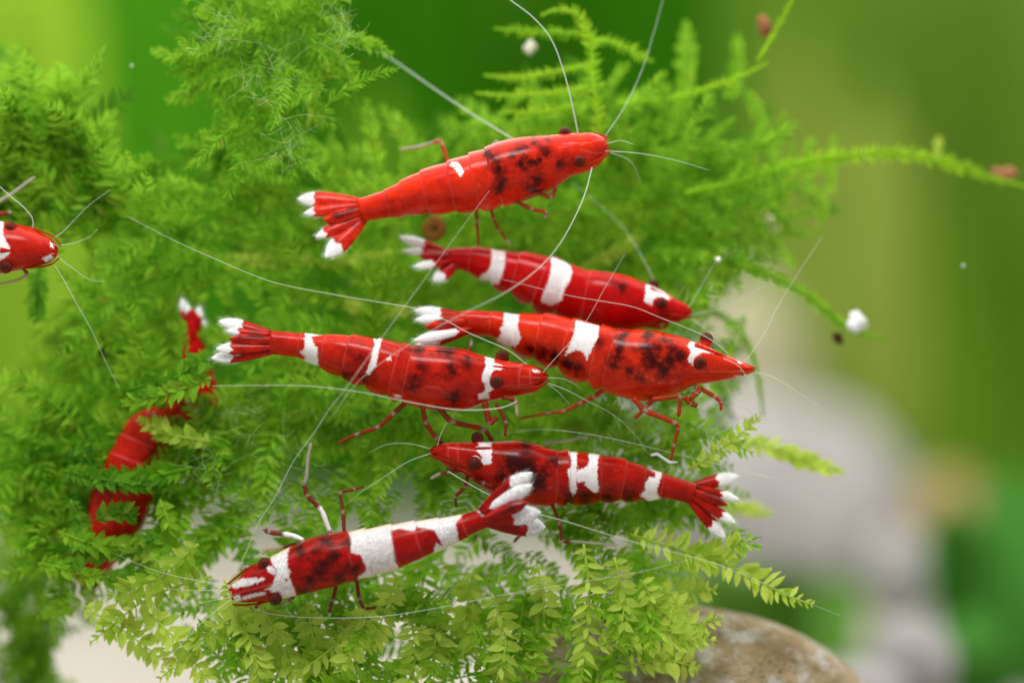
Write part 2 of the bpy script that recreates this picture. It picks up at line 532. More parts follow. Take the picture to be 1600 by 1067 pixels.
    def snout(s):
        """antennal scales and the jointed bases of the antennules"""
        v = np.linspace(s.len*0.83, s.len*1.0, 9); f = s.frame(v)
        for sd in (-1, 1):
            V, F = [], []; K = 9
            for i in range(K):
                t = i/(K-1)
                ctr = f['c'][i] + sd*f['l'][i]*f['b'][i]*(0.90 + 0.25*t) + f['d'][i]*f['a'][i]*0.10 + f['t'][i]*0.06*t
                hw = (0.35 + 0.65*math.sin(math.pi*min(t*0.8 + 0.15, 1))) * 0.05 * (1 if t < 0.9 else 0.6)
                for c in (-1, 0, 1):
                    for z in (0.5, -0.5):
                        V.append(ctr + f['d'][i]*hw*c + sd*f['l'][i]*(0.02*(1 - abs(c)) + z*0.012))
            for i in range(K - 1):
                a, b = i*6, (i+1)*6
                for c in (0, 2):
                    F.append((a+c, a+c+2, b+c+2, b+c)); F.append((a+c+1, b+c+1, b+c+3, a+c+3))
                F.append((a, b, b+1, a+1)); F.append((a+4, a+5, b+5, b+4))
            F.append((0, 1, 3, 2)); F.append((2, 3, 5, 4)); e = (K-1)*6
            F.append((e, e+2, e+3, e+1)); F.append((e+2, e+4, e+5, e+3))
            link('antennal_scale', mesh_np('antennal_scale', np.array(V) - s.loc, F), s.mats[3], s.root)
            # antennule base: three joints
            n = 16; q = np.linspace(0, 1, n)
            vv = s.len*(0.86 + 0.135*q); g = s.frame(vv)
            pts = g['c'] + sd*g['l']*g['b'][:, None]*0.5 + g['d']*g['a'][:, None]*0.62
            pts[-1] += g['t'][-1]*0.05
            rad = np.interp(q, [0, .33, .36, .64, .67, 1], [.05, .042, .05, .038, .042, .022])
            V, F = tube(pts, rad, 8)
            link('antennule_base', mesh_np('antennule_base', np.array(V) - s.loc, F), s.mats[1], s.root)

def mats(tagname, red, deep, legred, **kw):
    plain = NT('plain_' + tagname); n = plain.noise(12, 3, 0.6)
    plain.base(plain.mix(n, red, deep)); plain.set(Roughness=0.35)
    sc = NT('scale_' + tagname); sc.base((red[0]*0.9, red[1]*1.5 + 0.02, red[2] + 0.01, 1)); sc.set(Roughness=0.3)
    sc.see_through(0.45, (0.95, 0.6, 0.5, 1))
    return [shell_material('shell_' + tagname, red, deep, **kw), plain.m, leg_material('leg_' + tagname, legred), sc.m]

ORANGE = mats('orange_red', (0.74, 0.028, 0.006, 1), (0.46, 0.008, 0.004, 1), (0.45, 0.05, 0.02, 1))
SCARLET = mats('scarlet', (0.56, 0.004, 0.004, 1), (0.36, 0.002, 0.002, 1), (0.45, 0.03, 0.015, 1), mottle=0.15)
VERMIL = mats('vermilion', (0.68, 0.030, 0.004, 1), (0.42, 0.008, 0.003, 1), (0.48, 0.035, 0.012, 1))
CRIMSON = mats('crimson', (0.56, 0.016, 0.004, 1), (0.31, 0.004, 0.003, 1), (0.30, 0.025, 0.012, 1), mottle=0.4)
DEEP = mats('deep_red', (0.46, 0.010, 0.003, 1), (0.24, 0.003, 0.002, 1), (0.22, 0.022, 0.015, 1), speck=0.03)
SPECK = mats('speckled', (0.42, 0.005, 0.003, 1), (0.18, 0.002, 0.002, 1), (0.22, 0.025, 0.018, 1), speck=0.6)

# --- topmost shrimp
s1 = Shrimp('bright orange-red shrimp at the top with one small white saddle mark and a black crescent',
    [(561,312,569,345),(605,296,613,340),(655,269,672,333),(703,252,722,331),(752,235,775,325),(782,224,806,316),
     (840,214,855,297),(875,212,892,275),(905,210,920,266),(930,210,942,250),(945,217,950,237)],
    58, 0.3, 0.1, [772,742,706,664,632,606], ORANGE,
    white=[[(702,258),(709,253),(717,255),(722,263),(724,272),(718,278),(714,269),(709,262)]],
    dark=[('s',[(762,240),(773,249),(778,262),(782,276),(781,292)],6),(811,236,7),(801,242,4),(822,232,3),(815,256,7),(826,255,8),
          (836,254,6),(840,281,6),(835,296,7),(826,292,3),(850,232,4),(854,241,4),(842,250,5),(875,254,4),(858,219,2.5),(832,222,4),('s',[(810,250),(840,268),(835,292)],-2),('s',[(600,318),(660,310)],-8)],
    pale=[[(872,231),(915,222)],[(906,226),(925,222),(946,217)],[(908,234),(930,240),(946,238)]])
s1.eye((883,209),(886,219),False,9,True); s1.eye((905,252),(902,246),True,9)
s1.rostrum((872,231),(921,222),4.5)
s1.blade('telson',(567,328),(505,346),24,9,0,-0.05,[(523,338),(556,325)],0.10,False)
s1.blade('uropod',(557,315),(464,311),26,.68,0.05,0.1)
s1.blade('uropod',(556,321),(474,334),19,.76,0.02,0.02)
s1.blade('uropod',(560,342),(493,371),20,.74,0.0,-0.1)
s1.blade('uropod',(566,345),(508,403),30,.62,0.03,-0.15)
s1.leg([(701,256),(690,224),(686,220),(658,229),(624,234)],3.2,2,0.3,0.6,0.55)
s1.leg([(744,322),(745,345),(748,384)],2.6,2,0.1,0.3)
s1.leg([(766,322),(771,342),(780,360),(797,384)],2.6,1.8,0.1,0.3,.85)
s1.leg([(800,312),(831,327),(854,332),(852,341)],3.2,2.5,-0.1,0.0,.8)
s1.leg([(835,300),(862,309),(870,292)],3.6,2.5,-0.15,-0.1,.9,name='jaw_leg')
s1.leg([(783,232),(776,222),(771,226)],3,3,0.35,0.4,0.0)
s1.antenna([(903,208),(893,160),(880,110),(860,60),(830,25),(797,0),(775,-20)],3.4,2.2,-0.1,-0.9)
s1.antenna([(925,262),(915,300),(898,340),(862,398),(820,437),(786,459),(740,482),(704,500),(646,534),(608,558),(556,600),(520,650)],2.6,.6,-0.3,-0.9,ymid=-1.5)
s1.antenna([(802,218),(740,180),(680,140),(630,105),(593,80)],3.4,2.4,0.6,1.3)
s1.antenna([(945,236),(1000,240),(1060,252),(1107,266)],1.8,.7,-0.1,-0.1,'antennule')
s1.antenna([(950,224),(970,220),(990,226)],1.5,1,-0.1,-0.1,'antennule')
s1.antenna([(946,212),(965,185),(985,150),(1005,105),(1022,50),(1038,-8)],1.6,.8,0.1,0.9,'antennule')
s1.antenna([(952,238),(985,252),(1001,285)],1.6,.9,0.1,0.6,'antennule')
s1.snout()

# --- second shrimp
s2 = Shrimp('scarlet shrimp with two broad white bands lying just behind and above another banded shrimp',
    [(686,391,692,412),(702,389,708,420),(720,387,717,422),(767,389,752,436),(800,394,780,452),(835,397,812,468),(866,403,842,487),
     (900,418,880,497),(930,425,915,505),(957,428,948,512),(985,435,975,516),(1012,446,1005,512),(1035,456,1030,507),
     (1055,468,1052,504),(1070,477,1070,501),(1076,485,1076,497)],
    32, 0.85, 0.65, [915,880,845,806,774,735], SCARLET, cream=0.55,
    white=[[(768,389),(790,394),(789,412),(785,430),(778,444),(760,446),(744,440),(752,430),(762,424),(768,410)],
           [(861,401),(889,411),(895,426),(890,440),(882,452),(878,470),(862,478),(845,472),(850,455),(856,440),(861,420)],
           [(1010,443),(1020,447),(1035,455),(1050,466),(1045,468),(1028,464),(1021,468),(1019,478),(1006,472),(1008,460)]],
    dark=[(968,447,5),(972,450,4)], freckle=0.2)
s2.eye((1021,446),(1019,455),False,8); s2.eye((1034,474),(1030,470),True,8.5)
s2.rostrum((1015,452),(1052,468),4)
s2.blade('uropod',(688,390),(625,371),17,.42,0.05,0.1)
s2.blade('uropod',(689,395),(630,392),12,.5,0,0)
s2.blade('telson',(696,400),(657,401),17,9,-0.1,-0.1,None,0.09,False)
s2.blade('uropod',(702,408),(646,417),14,.45,-0.15,-0.2)
s2.blade('uropod',(712,412),(677,440),24,.58,-0.1,-0.15)
s2.antenna([(1078,491),(1120,484),(1170,460),(1200,440)],1.4,.7,0,0.4)
s2.antenna([(1075,482),(1100,440),(1120,405)],1.5,.7,0,0.1,'antennule')
s2.antenna([(1023,440),(1005,405),(975,358),(930,315),(895,285)],1.6,.8,0.3,0.8)
s2.antenna([(1077,496),(1105,515),(1132,545)],1.6,.8,0,-0.2,'antennule')
s2.leg([(1010,508),(1035,512),(1045,506)],4,2.5,-0.1,-0.1,name='jaw_leg')
s2.snout()

# --- third shrimp
s3 = Shrimp('orange-red shrimp with black blotches on its back and two broad white bands',
    [(724,487,718,521),(745,486,740,524),(780,488,772,528),(812,491,795,545),(862,494,830,562),(900,500,868,576),(938,509,905,597),
     (960,513,935,606),(985,517,965,617),(1010,518,995,624),(1037,520,1030,622),(1060,526,1058,612),(1085,536,1085,602),
     (1117,549,1115,597),(1145,560,1142,591),(1165,570,1165,585),(1174,575,1174,580)],
    36, 0.35, -0.15, [953,930,884,842,806,766], VERMIL, cream=0.6,
    white=[[(788,487),(803,487),(811,491),(809,509),(814,530),(807,541),(792,541),(775,532),(784,521),(780,513),(786,509)],
           [(900,500),(936,509),(934,527),(926,544),(917,563),(911,550),(900,546),(883,556),(889,539),(896,524)],
           [(1074,539),(1080,533),(1099,540),(1119,548),(1116,552),(1097,551),(1089,557),(1085,571),(1080,570),(1074,563),(1079,550)],
           [(1142,580),(1162,579),(1157,588),(1146,588)],[(1150,562),(1163,567),(1155,568)]],
    dark=[('s',[(975,522),(968,545),(958,570)],6),(1010,546,10),(1025,544,8),(1040,532,5),(1012,522,6),(1018,562,13),(1035,575,12),(1062,558,8),
          (1050,545,6),(888,566,9),(866,558,8),(850,553,6),(832,546,5),(903,578,5),(985,580,5),(1000,590,6),(1045,565,9),(934,535,3),('s',[(990,545),(1055,552)],-2),('s',[(1000,572),(1060,585)],-4),('s',[(830,545),(900,572)],-4)],
    pale=[[(1085,580),(1120,582),(1160,580)],[(985,577),(1010,590),(1030,598),(1060,597)]])
s3.eye((1104,530),(1101,546),False,9.5); s3.eye((1094,567),(1090,561),True,9.5)
s3.rostrum((1085,540),(1135,556),4.5)
s3.blade('uropod',(712,491),(647,485),18,.38,0.05,0.1)
s3.blade('uropod',(712,496),(648,500),16,.38,0,0)
s3.blade('telson',(722,503),(664,512),19,9,-0.15,-0.12,[(690,502),(706,494)],0.09,False)
s3.blade('uropod',(730,514),(645,533),18,.2,-0.15,-0.22)
s3.blade('uropod',(728,519),(648,542),19,.5,-0.1,-0.1)
s3.leg([(949,604),(929,620),(908,629),(881,643),(859,645),(809,654)],3.8,1.5,0,0.35)
s3.leg([(990,622),(1006,641),(1056,661),(1060,668),(1053,695),(1048,720)],4.2,2,-0.45,-0.3)
s3.leg([(1028,612),(1011,635),(992,654)],3.6,2.4,-0.3,-0.1)
s3.leg([(1020,624),(1064,618),(1060,652)],4,2.5,-0.45,-0.4)
s3.leg([(1090,604),(1118,620),(1126,628),(1127,641)],3.6,2,-0.35,-0.35)
s3.leg([(1094,604),(1090,614),(1078,623)],4,3.4,-0.35,-0.35,name='jaw_leg')
s3.leg([(1070,620),(1080,630),(1090,634)],4,4,-0.3,-0.3,name='jaw_leg')
s3.antenna([(1150,568),(1125,541),(1097,523),(1069,511),(1031,496),(994,481),(937,470),(900,464),(860,455),(820,445),(783,436)],1.9,.7,0.1,0.5,ymid=-0.2)
s3.antenna([(1172,578),(1210,590),(1250,615),(1290,640)],1.7,.6,0,0.2)
s3.antenna([(1163,568),(1175,550),(1195,520),(1215,480),(1245,430),(1285,370)],1.4,.6,0.1,0.9,'antennule')
s3.antenna([(1130,560),(1152,570),(1170,595),(1182,620),(1190,640)],1.4,.7,-0.2,-0.3,'antennule')
s3.antenna([(1172,579),(1195,590),(1212,622)],1.3,.6,0,0.3,'antennule')
s3.snout()

# --- fourth shrimp
s4 = Shrimp('red shrimp at middle left with a thin white mid-body band and white collar',
    [(424,518,424,552),(450,519,447,556),(476,521,470,560),(505,523,495,572),(545,524,528,588),(582,528,562,602),(622,535,600,618),(652,541,640,631),
     (700,544,690,640),(732,549,728,638),(760,558,755,628),(787,564,786,621),(820,570,822,615),(843,578,845,606),(851,588,852,596)],
    48, -0.05, -0.25, [638,618,581,541,505,468], CRIMSON, cream=0.7,
    white=[[(477,520),(504,522),(487,526),(489,534),(496,544),(497,572),(489,574),(462,566),(479,560),(468,550),(476,545),(476,530)],
           [(583,527),(597,529),(593,542),(590,555),(588,572),(577,585),(571,583),(579,566),(582,549),(586,538)],
           [(758,556),(772,558),(772,567),(788,572),(786,577),(772,578),(767,586),(765,595),(771,608),(763,614),(765,623),(748,624),(747,616),(757,612),(759,602),(753,593),(754,582),(759,572)],
           [(831,577),(846,579),(843,582),(833,582)],[(604,560),(610,556),(611,562),(605,565)],[(614,616),(626,618),(628,622),(618,621)]],
    dark=[(705,576,8),(729,563,6),(728,570,4),(709,621,8),(703,548,8),(690,547,5),(655,545,7),(645,604,6),(658,572,5),(542,584,5),(573,592,5),(560,560,3),(650,590,4),('s',[(665,552),(715,556)],-5),('s',[(680,585),(725,600)],-6),('s',[(520,545),(565,550)],-7)],
    pale=[[(790,572),(815,570)],[(768,603),(800,603),(832,600)],[(812,588),(845,590)],[(828,578),(829,604)],[(812,575),(810,603)],[(655,605),(685,606),(705,620)]])
s4.eye((785,557),(780,570),False,9.5); s4.eye((776,597),(774,587),True,9.8)
s4.rostrum((760,573),(812,576),3.8)
s4.blade('uropod',(416,519),(341,502),21,.5,0.05,0.1)
s4.blade('uropod',(415,522),(353,517),15,.66,0.02,0.03)
s4.blade('telson',(424,532),(358,530),20,9,-0.1,-0.08,[(375,526),(408,524)],0.09,False)
s4.blade('uropod',(420,542),(337,545),20,.68,-0.1,-0.12)
s4.blade('uropod',(423,549),(329,560),22,.62,-0.05,-0.02)
s4.leg([(637,626),(615,646),(591,668),(558,678),(528,692)],3.8,2,0,0.1)
s4.leg([(660,634),(664,659),(681,685),(696,696)],3.8,2.6,-0.2,0.2)
s4.leg([(682,634),(705,659),(757,670),(770,690)],4.2,3,-0.2,0.3)
s4.leg([(775,630),(791,659),(789,682)],3.2,1.6,-0.3,-0.2)
s4.leg([(757,628),(765,662),(778,651)],5,3.2,-0.3,-0.25,name='jaw_leg')
s4.leg([(785,620),(806,625),(808,650)],4,2,-0.3,-0.3,.6)
s4.leg([(730,552),(736,540),(737,528)],2.6,2,0.3,0.5,.5)
s4.antenna([(808,627),(790,635),(755,640),(715,640),(650,630),(560,612),(480,603),(400,602),(332,603)],2.4,.9,-0.4,-0.5,ymid=-0.8)
s4.antenna([(826,572),(797,549),(760,532),(726,517),(700,502),(650,482),(610,475),(520,460),(424,440),(337,405),(270,375),(199,338)],2.0,.8,0,0.4,ymid=-0.5)
s4.antenna([(851,597),(880,607),(917,626),(955,646),(1000,689),(1015,712)],1.8,.5,0,0.4)
s4.antenna([(850,590),(880,592),(904,603)],1.3,.7,0,0,'antennule')
s4.antenna([(848,582),(862,566),(890,535),(915,503),(945,450),(976,398)],1.2,.6,-0.2,-0.4,'antennule')
s4.antenna([(852,598),(872,612),(890,632)],1.3,.6,0,0.1,'antennule')
s4.snout()

# --- fifth shrimp
s5 = Shrimp('deep red left-facing shrimp with an H-shaped white mark on its back',
    [(1090,757,1074,786),(1067,749,1055,781),(1037,739,1028,779),(1012,731,1000,782),(985,721,975,783),(962,714,948,783),(936,711,922,785),
     (912,707,900,787),(889,704,880,789),(858,702,850,790),(828,693,820,789),(800,688,792,781),(769,689,762,763),(743,691,738,747),
     (715,691,712,734),(690,694,688,721),(676,703,676,712)],
    44, 0.25, -0.05, [867,887,936,972,1003,1033], DEEP, cream=0.5,
    white=[[(743,684),(753,683),(755,690),(769,689),(767,697),(769,705),(767,725),(756,726),(752,720),(754,714),(750,710),(743,700),(749,696)],
           [(889,704),(902,705),(901,716),(901,735),(901,767),(895,773),(890,761),(889,744),(886,735),(892,729),(893,720)],
           [(900,735),(917,729),(921,720),(919,712),(921,706),(936,710),(933,735),(936,767),(929,770),(912,757),(916,752),(900,754)],
           [(1013,731),(1035,738),(1030,755),(1026,768),(1037,788),(1019,788),(1000,773),(1007,766),(1009,753),(1015,745),(1024,746),(1024,739)]],
    dark=[(800,722,14),(820,732,20),(838,752,14),(822,697,10),(850,735,8),(915,776,10),(951,777,8),(983,777,7),(889,781,7),(866,720,5),(785,745,6),('s',[(790,712),(830,722),(862,745)],-3),('s',[(780,735),(815,760),(850,770)],-5),('s',[(905,772),(990,775)],-5)],
    pale=[[(768,702),(715,700)],[(735,740),(705,725),(684,712)],[(700,694),(700,727)],[(715,692),(716,733)],[(840,758),(872,765)]])
s5.eye((746,684),(748,695),False,9); s5.eye((741,724),(745,717),True,10,True)
s5.rostrum((768,702),(712,700),3.8)
s5.blade('uropod',(1089,757),(1155,744),21,.48,0.05,0.1)
s5.blade('uropod',(1090,761),(1156,781),15,.56,0.02,0)
s5.blade('telson',(1080,767),(1137,789),16,9,-0.1,-0.1,[(1106,768),(1122,778)],0.09,False)
s5.blade('uropod',(1082,774),(1150,818),17,.66,-0.1,-0.12)
s5.blade('uropod',(1078,781),(1134,841),21,.6,-0.05,-0.05)
s5.leg([(731,742),(727,760),(711,776),(713,792)],3,2,-0.15,0)
s5.leg([(722,734),(700,738),(687,740),(672,748)],3,2,-0.2,-0.1,.6)
s5.leg([(862,786),(874,816),(878,846),(902,846),(965,852)],2.8,1.8,-0.1,0.1,.62)
s5.leg([(858,705),(852,691),(880,691),(921,681)],2.6,1.6,0.3,0.6,.15)
s5.leg([(822,800),(816,832),(802,848)],2.8,2.2,0.1,0.2,.9)
s5.leg([(770,760),(755,755),(740,748)],4,3,-0.3,-0.3,name='jaw_leg')
s5.antenna([(676,702),(640,693),(605,694),(578,706)],1.7,.6,0,0,'antennule')
s5.antenna([(673,708),(640,720),(600,745),(560,772),(533,793)],2.0,.5,0,0,'antennule')
s5.antenna([(700,736),(720,748),(755,768),(800,790),(850,805),(880,813),(935,830),(992,847),(1067,866),(1114,879),(1180,905),(1240,932),(1315,962)],2.1,.6,-0.3,0.2,ymid=-0.9)
s5.antenna([(764,684),(800,675),(855,671),(905,676),(970,688),(1040,705),(1120,725),(1215,749)],1.4,.7,0.3,-0.2,ymid=0)
s5.antenna([(683,696),(690,675),(715,640),(760,605),(800,578),(824,565)],1.6,.6,-0.1,-0.4)
s5.snout()

# --- sixth shrimp
s6 = Shrimp('dark red shrimp with speckled white saddles, lowest of all, its tail over another',
    [(753,795,768,820),(722,803,732,838),(690,808,702,853),(656,812,667,869),(620,817,632,884),(584,823,597,896),(539,830,556,907),
     (497,837,516,917),(470,848,485,925),(440,862,455,932),(418,874,432,937),(395,886,408,940),(375,903,385,941),(362,914,368,940)],
    86, -0.72, -0.35, [552,578,620,656,692,727], SPECK, cream=None,
    white=[[(542,825),(640,810),(656,806),(690,802),(724,798),(720,809),(712,817),(718,848),(675,872),(627,892),(561,912),(559,901),(572,892),(571,884),(563,867),(548,863),(548,842)],
           [(421,870),(454,852),(449,865),(449,886),(454,891),(452,902),(460,919),(464,935),(441,937),(437,925),(424,917),(430,902),(432,891),(424,878)],
           [(746,799),(756,792),(774,791),(767,802),(767,818),(759,812)],
           [(412,921),(440,908),(450,912),(424,920)],[(358,912),(378,903),(400,902),(406,908),(390,915),(366,919)],[(356,934),(374,928),(379,938),(362,943)],[(378,932),(400,926),(416,924),(414,929),(396,933),(380,937)],[(398,906),(412,900),(414,905),(402,912)],[(416,884),(424,884),(432,892),(428,898),(419,893)],[(421,919),(436,917),(438,924),(424,927)]],
    cuts=[[(611,829),(624,826),(647,830),(651,823),(679,828),(682,834),(692,853),(681,847),(677,864),(624,887),(617,876)]],
    dark=[(507,882,8),(490,862,6),(530,902,7),(545,850,8),(470,860,8),(510,845,8),(520,870,10),(485,905,9),(552,890,8),(478,922,6),(500,895,8),('s',[(475,870),(500,875),(540,865)],-1),('s',[(480,900),(510,905),(550,885)],-2),('s',[(500,850),(535,846)],-2)], k=0.9, cream_side=True, pale=[[(450,904),(400,918),(362,929)]])
s6.eye((414,881),(424,890),False,9.5,True); s6.eye((430,935),(430,924),True,9.5,True)
s6.rostrum((450,904),(374,926),4)
s6.blade('uropod',(758,794),(832,738),30,.58,-0.15,-0.2)
s6.blade('uropod',(763,797),(832,757),22,.12,-0.26,-0.30)
s6.blade('telson',(764,807),(825,784),20,9,-0.32,-0.36,[(790,798),(812,787)],0.10,False)
s6.blade('uropod',(770,811),(846,800),28,.42,-0.24,-0.24)
s6.blade('uropod',(770,817),(853,823),32,.62,-0.12,-0.05)
y6 = 0.2
s6.leg([(518,838),(503,797),(479,773),(475,756),(479,745),(481,715),(486,692)],3.6,2.2,y6,y6-.1,.5,(0.03,0.2))
s6.leg([(538,834),(536,799),(531,769),(554,764),(569,760)],2.8,1.8,y6,y6+.2,1.1)
s6.leg([(484,848),(456,836),(419,831),(411,824)],3.6,3.0,y6-.1,y6,.85,(0.1,0.45))
s6.leg([(526,912),(520,938),(512,960)],3,1.8,y6,y6,.9)
s6.leg([(557,902),(561,936),(569,951),(588,949)],2.8,1.8,y6,y6+.1,1.1)
s6.leg([(464,924),(455,936),(441,946)],2.6,2,y6,y6,.6)
s6.leg([(462,850),(432,856),(414,858),(411,866)],2.6,2.6,y6,y6,.2)
s6.leg([(396,890),(384,885),(378,890)],3,2.4,y6,y6,.3,name='jaw_leg')
s6.leg([(412,936),(402,945),(398,952)],2.6,2,y6,y6,.8,name='jaw_leg')
s6.antenna([(380,892),(378,880),(388,855),(400,824),(428,779),(462,715),(492,674),(514,640),(536,612),(598,526),(632,479),(681,412),(726,350),(765,298)],2.0,.5,0.1,-0.3,ymid=-0.9)
s6.antenna([(390,944),(410,955),(450,962),(520,965),(600,962),(680,950),(780,930),(900,910),(1000,893),(1078,874)],1.9,.6,0.1,-0.3,ymid=-0.5)
s6.antenna([(360,914),(300,905),(240,890),(180,865)],1.6,.5,-0.1,0.2,'antennule')
s6.antenna([(357,921),(300,922),(255,919)],1.6,.5,-0.1,0,'antennule')
s6.antenna([(362,935),(320,968),(280,1010),(240,1056)],1.8,.5,-0.1,-0.2,'antennule')
s6.antenna([(362,932),(330,938),(275,950)],1.3,.4,-0.1,0,'antennule')
s6.snout()

# --- head entering at the left edge
s7 = Shrimp('red shrimp head with white nape poking in at the left edge of the picture',
    [(-310,382,-312,408),(-250,372,-253,416),(-180,360,-184,426),(-100,345,-104,432),(-40,341,-43,436),(0,346,-2,428),(35,353,33,421),(65,366,62,415),(80,375,79,410),(89,386,88,401)],
    84, 0.3, -0.1, [-110,-145,-180,-215,-250,-280], CRIMSON,
    white=[[(-40,330),(6,344),(4,368),(16,387),(15,396),(8,403),(-2,409),(-6,436),(-40,440)],[(66,404),(76,398),(86,396),(84,404),(72,410)],[(78,378),(87,384),(86,389),(78,386)]],
    dark=[(-70,380,14),(-90,400,10)], k=0.92)
s7.eye((16,357),(20,366),False,9.5); s7.eye((9,417),(13,408),True,9.5)
s7.rostrum((0,391),(92,391),4)
s7.blade('telson',(-312,396),(-375,398),22,9,0,0,None,0.09,False)
for a, b in (((-310,386),(-385,360)),((-310,392),(-390,382)),((-310,400),(-390,410)),((-310,405),(-385,432))):
    s7.blade('uropod', a, b, 24, .65, 0, 0.05)
s7.leg([(-12,350),(-4,316),(20,302),(55,276)],3.4,2.2,0.1,0.2,.3)
s7.leg([(-20,350),(-5,335),(18,332)],4,3,0.1,0.1,.9)
s7.leg([(34,418),(44,428),(30,437),(-5,445)],3,1.6,0.1,0.1,.3)
s7.antenna([(80,374),(95,365),(115,345),(140,320),(172,297)],1.7,.6,0,0.2,'antennule')
s7.antenna([(86,384),(115,380),(140,370),(153,358)],1.7,.5,0,0,'antennule')
s7.antenna([(87,400),(115,420),(140,437),(168,440)],1.7,.5,0,0.2,'antennule')
s7.antenna([(80,406),(95,430),(120,475),(145,520),(165,565),(186,607)],1.7,.6,0,0.1,'antennule')
s7.antenna([(50,360),(52,346),(38,325),(20,310),(-8,285)],2.6,1.8,0,-0.2)
s7.snout()

# --- shrimps half hidden in the moss
s8 = Shrimp('out-of-focus orange-red shrimp half hidden behind moss leaves at lower left',
    [(238,640,275,660),(205,655,262,690),(182,690,252,725),(160,735,240,770),(142,780,226,815),(132,825,204,850),(124,868,172,884),(118,905,140,912)],
    40, 1.0, 0.95, [200,212,224,236,246], CRIMSON, dark=[(214,812,6),('s',[(250,690),(225,730),(215,800),(190,840)],-2)], freckle=0.1)
s8.eye((128,872),(136,866),True,9); s8.eye((160,884),(156,874),False,9)
s8.rostrum((160,840),(126,905),4)
s8.blade('telson',(258,650),(290,612),24,9,0,0,None,0.09,False)
for a, b in (((250,648),(262,590)),((254,650),(280,596)),((260,655),(310,615)),((264,658),(320,632))):
    s8.blade('uropod', a, b, 24, .65, 0, 0.05)
s8.leg([(165,860),(150,890),(146,940)],3,2,0,0.1,.8); s8.leg([(190,850),(170,890),(150,915)],3,2,0,0.1,.8)
s8.antenna([(120,908),(110,950),(130,1000)],1.6,.6,0,0.4)
s8.snout()
s9 = Shrimp('red shrimp tail with two pale tips sticking up out of the moss',
    [(290,518,314,520),(287,540,320,542),(282,575,330,578),(278,620,340,622),(278,665,345,668),(282,710,342,712),(292,745,332,745),(305,775,322,775)],
    60, 1.1, 1.7, [305,307,309], SCARLET, freckle=0.2)
s9.blade('telson',(301,522),(300,482),20,9,-0.1,-0.1,None,0.08,False)
s9.blade('uropod',(298,520),(283,466),16,.66,0,0); s9.blade('uropod',(300,520),(291,474),14,.7,-0.05,-0.05)
s9.blade('uropod',(303,522),(312,478),16,.62,-0.05,-0.05); s9.blade('uropod',(304,524),(320,500),14,.7,0,0)
s9.eye((300,752),(304,745),True,9); s9.eye((326,752),(322,745),False,9)

# ------------------------------------------------------------------ setting: back wall, sand, stones, far plants
def wall_material():
    t = NT('back_wall'); n = t.noise(0.05, 2, 0.5)
    t.base(t.mix(t.ramp(n, 0.35, 0.65), (0.03, 0.13, 0.006, 1), (0.09, 0.20, 0.015, 1))); t.set(Roughness=0.8)
    return t.m
V = [(-75, 92, -9), (75, 92, -9), (75, 92, 40), (-75, 92, 40), (-75, 93, -9), (75, 93, -9), (75, 93, 40), (-75, 93, 40)]
F = [(0,1,2,3),(5,4,7,6),(4,0,3,7),(1,5,6,2),(3,2,6,7),(4,5,1,0)]
link('back_wall', mesh_np('back_wall', V, F, False), wall_material(), kind='structure')

def sand_material():
    t = NT('sand'); n = t.noise(9, 5, 0.7); m = t.noise(0.3, 3, 0.5)
    c = t.mix(n, (0.30, 0.265, 0.23, 1), (0.50, 0.46, 0.44, 1))
    t.base(t.mix(t.ramp(m, .4, .7), c, (0.34, 0.31, 0.26, 1))); t.set(Roughness=0.9); t.bump(n, 0.1)
    return t.m
SZ = -7.6
nx, ny = 60, 50
V, F = [], []
for j in range(ny + 1):
    for i in range(nx + 1):
        x = -75 + 150*i/nx; y = -14 + 106*j/ny
        V.append((x, y, SZ + 0.25*math.sin(x*0.35 + 1)*math.cos(y*0.27)))
for j in range(ny):
    for i in range(nx):
        a = j*(nx+1) + i; F.append((a, a+1, a+nx+2, a+nx+1))
link('sand_bed', mesh_np('sand_bed', V, F), sand_material(), kind='structure')

def stone_mesh(name, r, seed, sq=(1, 1, 1), rough=0.16, nu=40, nv=26):
    rs = np.random.default_rng(seed)
    V, F = ball((0, 0, 0), 1.0, nu, nv); V = np.array(V)
    d = np.zeros(len(V))
    for k in range(26):
        w = rs.normal(size=3) * rs.uniform(1.2, 6.5); ph = rs.uniform(0, 6.28)
        d += np.sin(V @ w + ph) / (1 + 0.35*np.linalg.norm(w)**1.1)
    V = V * (1 + rough * d / 3)[:, None] * np.array(sq) * r
    return mesh_np(name, V, F)

def pale_stone(name, c1, c2):
    t = NT(name); n = t.noise(0.8, 5, 0.6); t.base(t.mix(t.ramp(n, .35, .65), c1, c2)); t.set(Roughness=0.8); t.bump(n, 0.2)
    return t.m
M_PALE = pale_stone('pale_stone', (0.29, 0.27, 0.275, 1), (0.37, 0.35, 0.355, 1))
M_GREIGE = pale_stone('greige_stone', (0.33, 0.31, 0.19, 1), (0.40, 0.37, 0.25, 1))
def stone(px, py, y, rx, rz, mat, seed, label, ry=None):
    s = (D + y)/D/100
    o = link('stone', stone_mesh('stone', 1.0, seed, (rx*s, (ry or rx)*s, rz*s), 0.12), mat)
    o.location = tuple(P(px, py, y)); tag(o, label, 'stone', 'pale stones on the sand behind the moss')
stone(1235, 820, 43, 205, 205, M_PALE, 1, 'large pale grey stone, strongly blurred, right of the white-tipped tail fan')
stone(1085, 745, 45, 150, 190, M_PALE, 2, 'pale stone far back, mostly hidden behind the moss and the red shrimps')
stone(1165, 610, 46, 110, 175, M_GREIGE, 3, 'tall greyish tan stone at the back, above the large pale stone')
stone(1405, 900, 26, 62, 75, M_PALE, 4, 'small pale stone leaning at the right foot of the large pale stone')
stone(1425, 1030, 14, 75, 70, M_PALE, 5, 'small pale stone in the bottom right corner beside the brown rock')
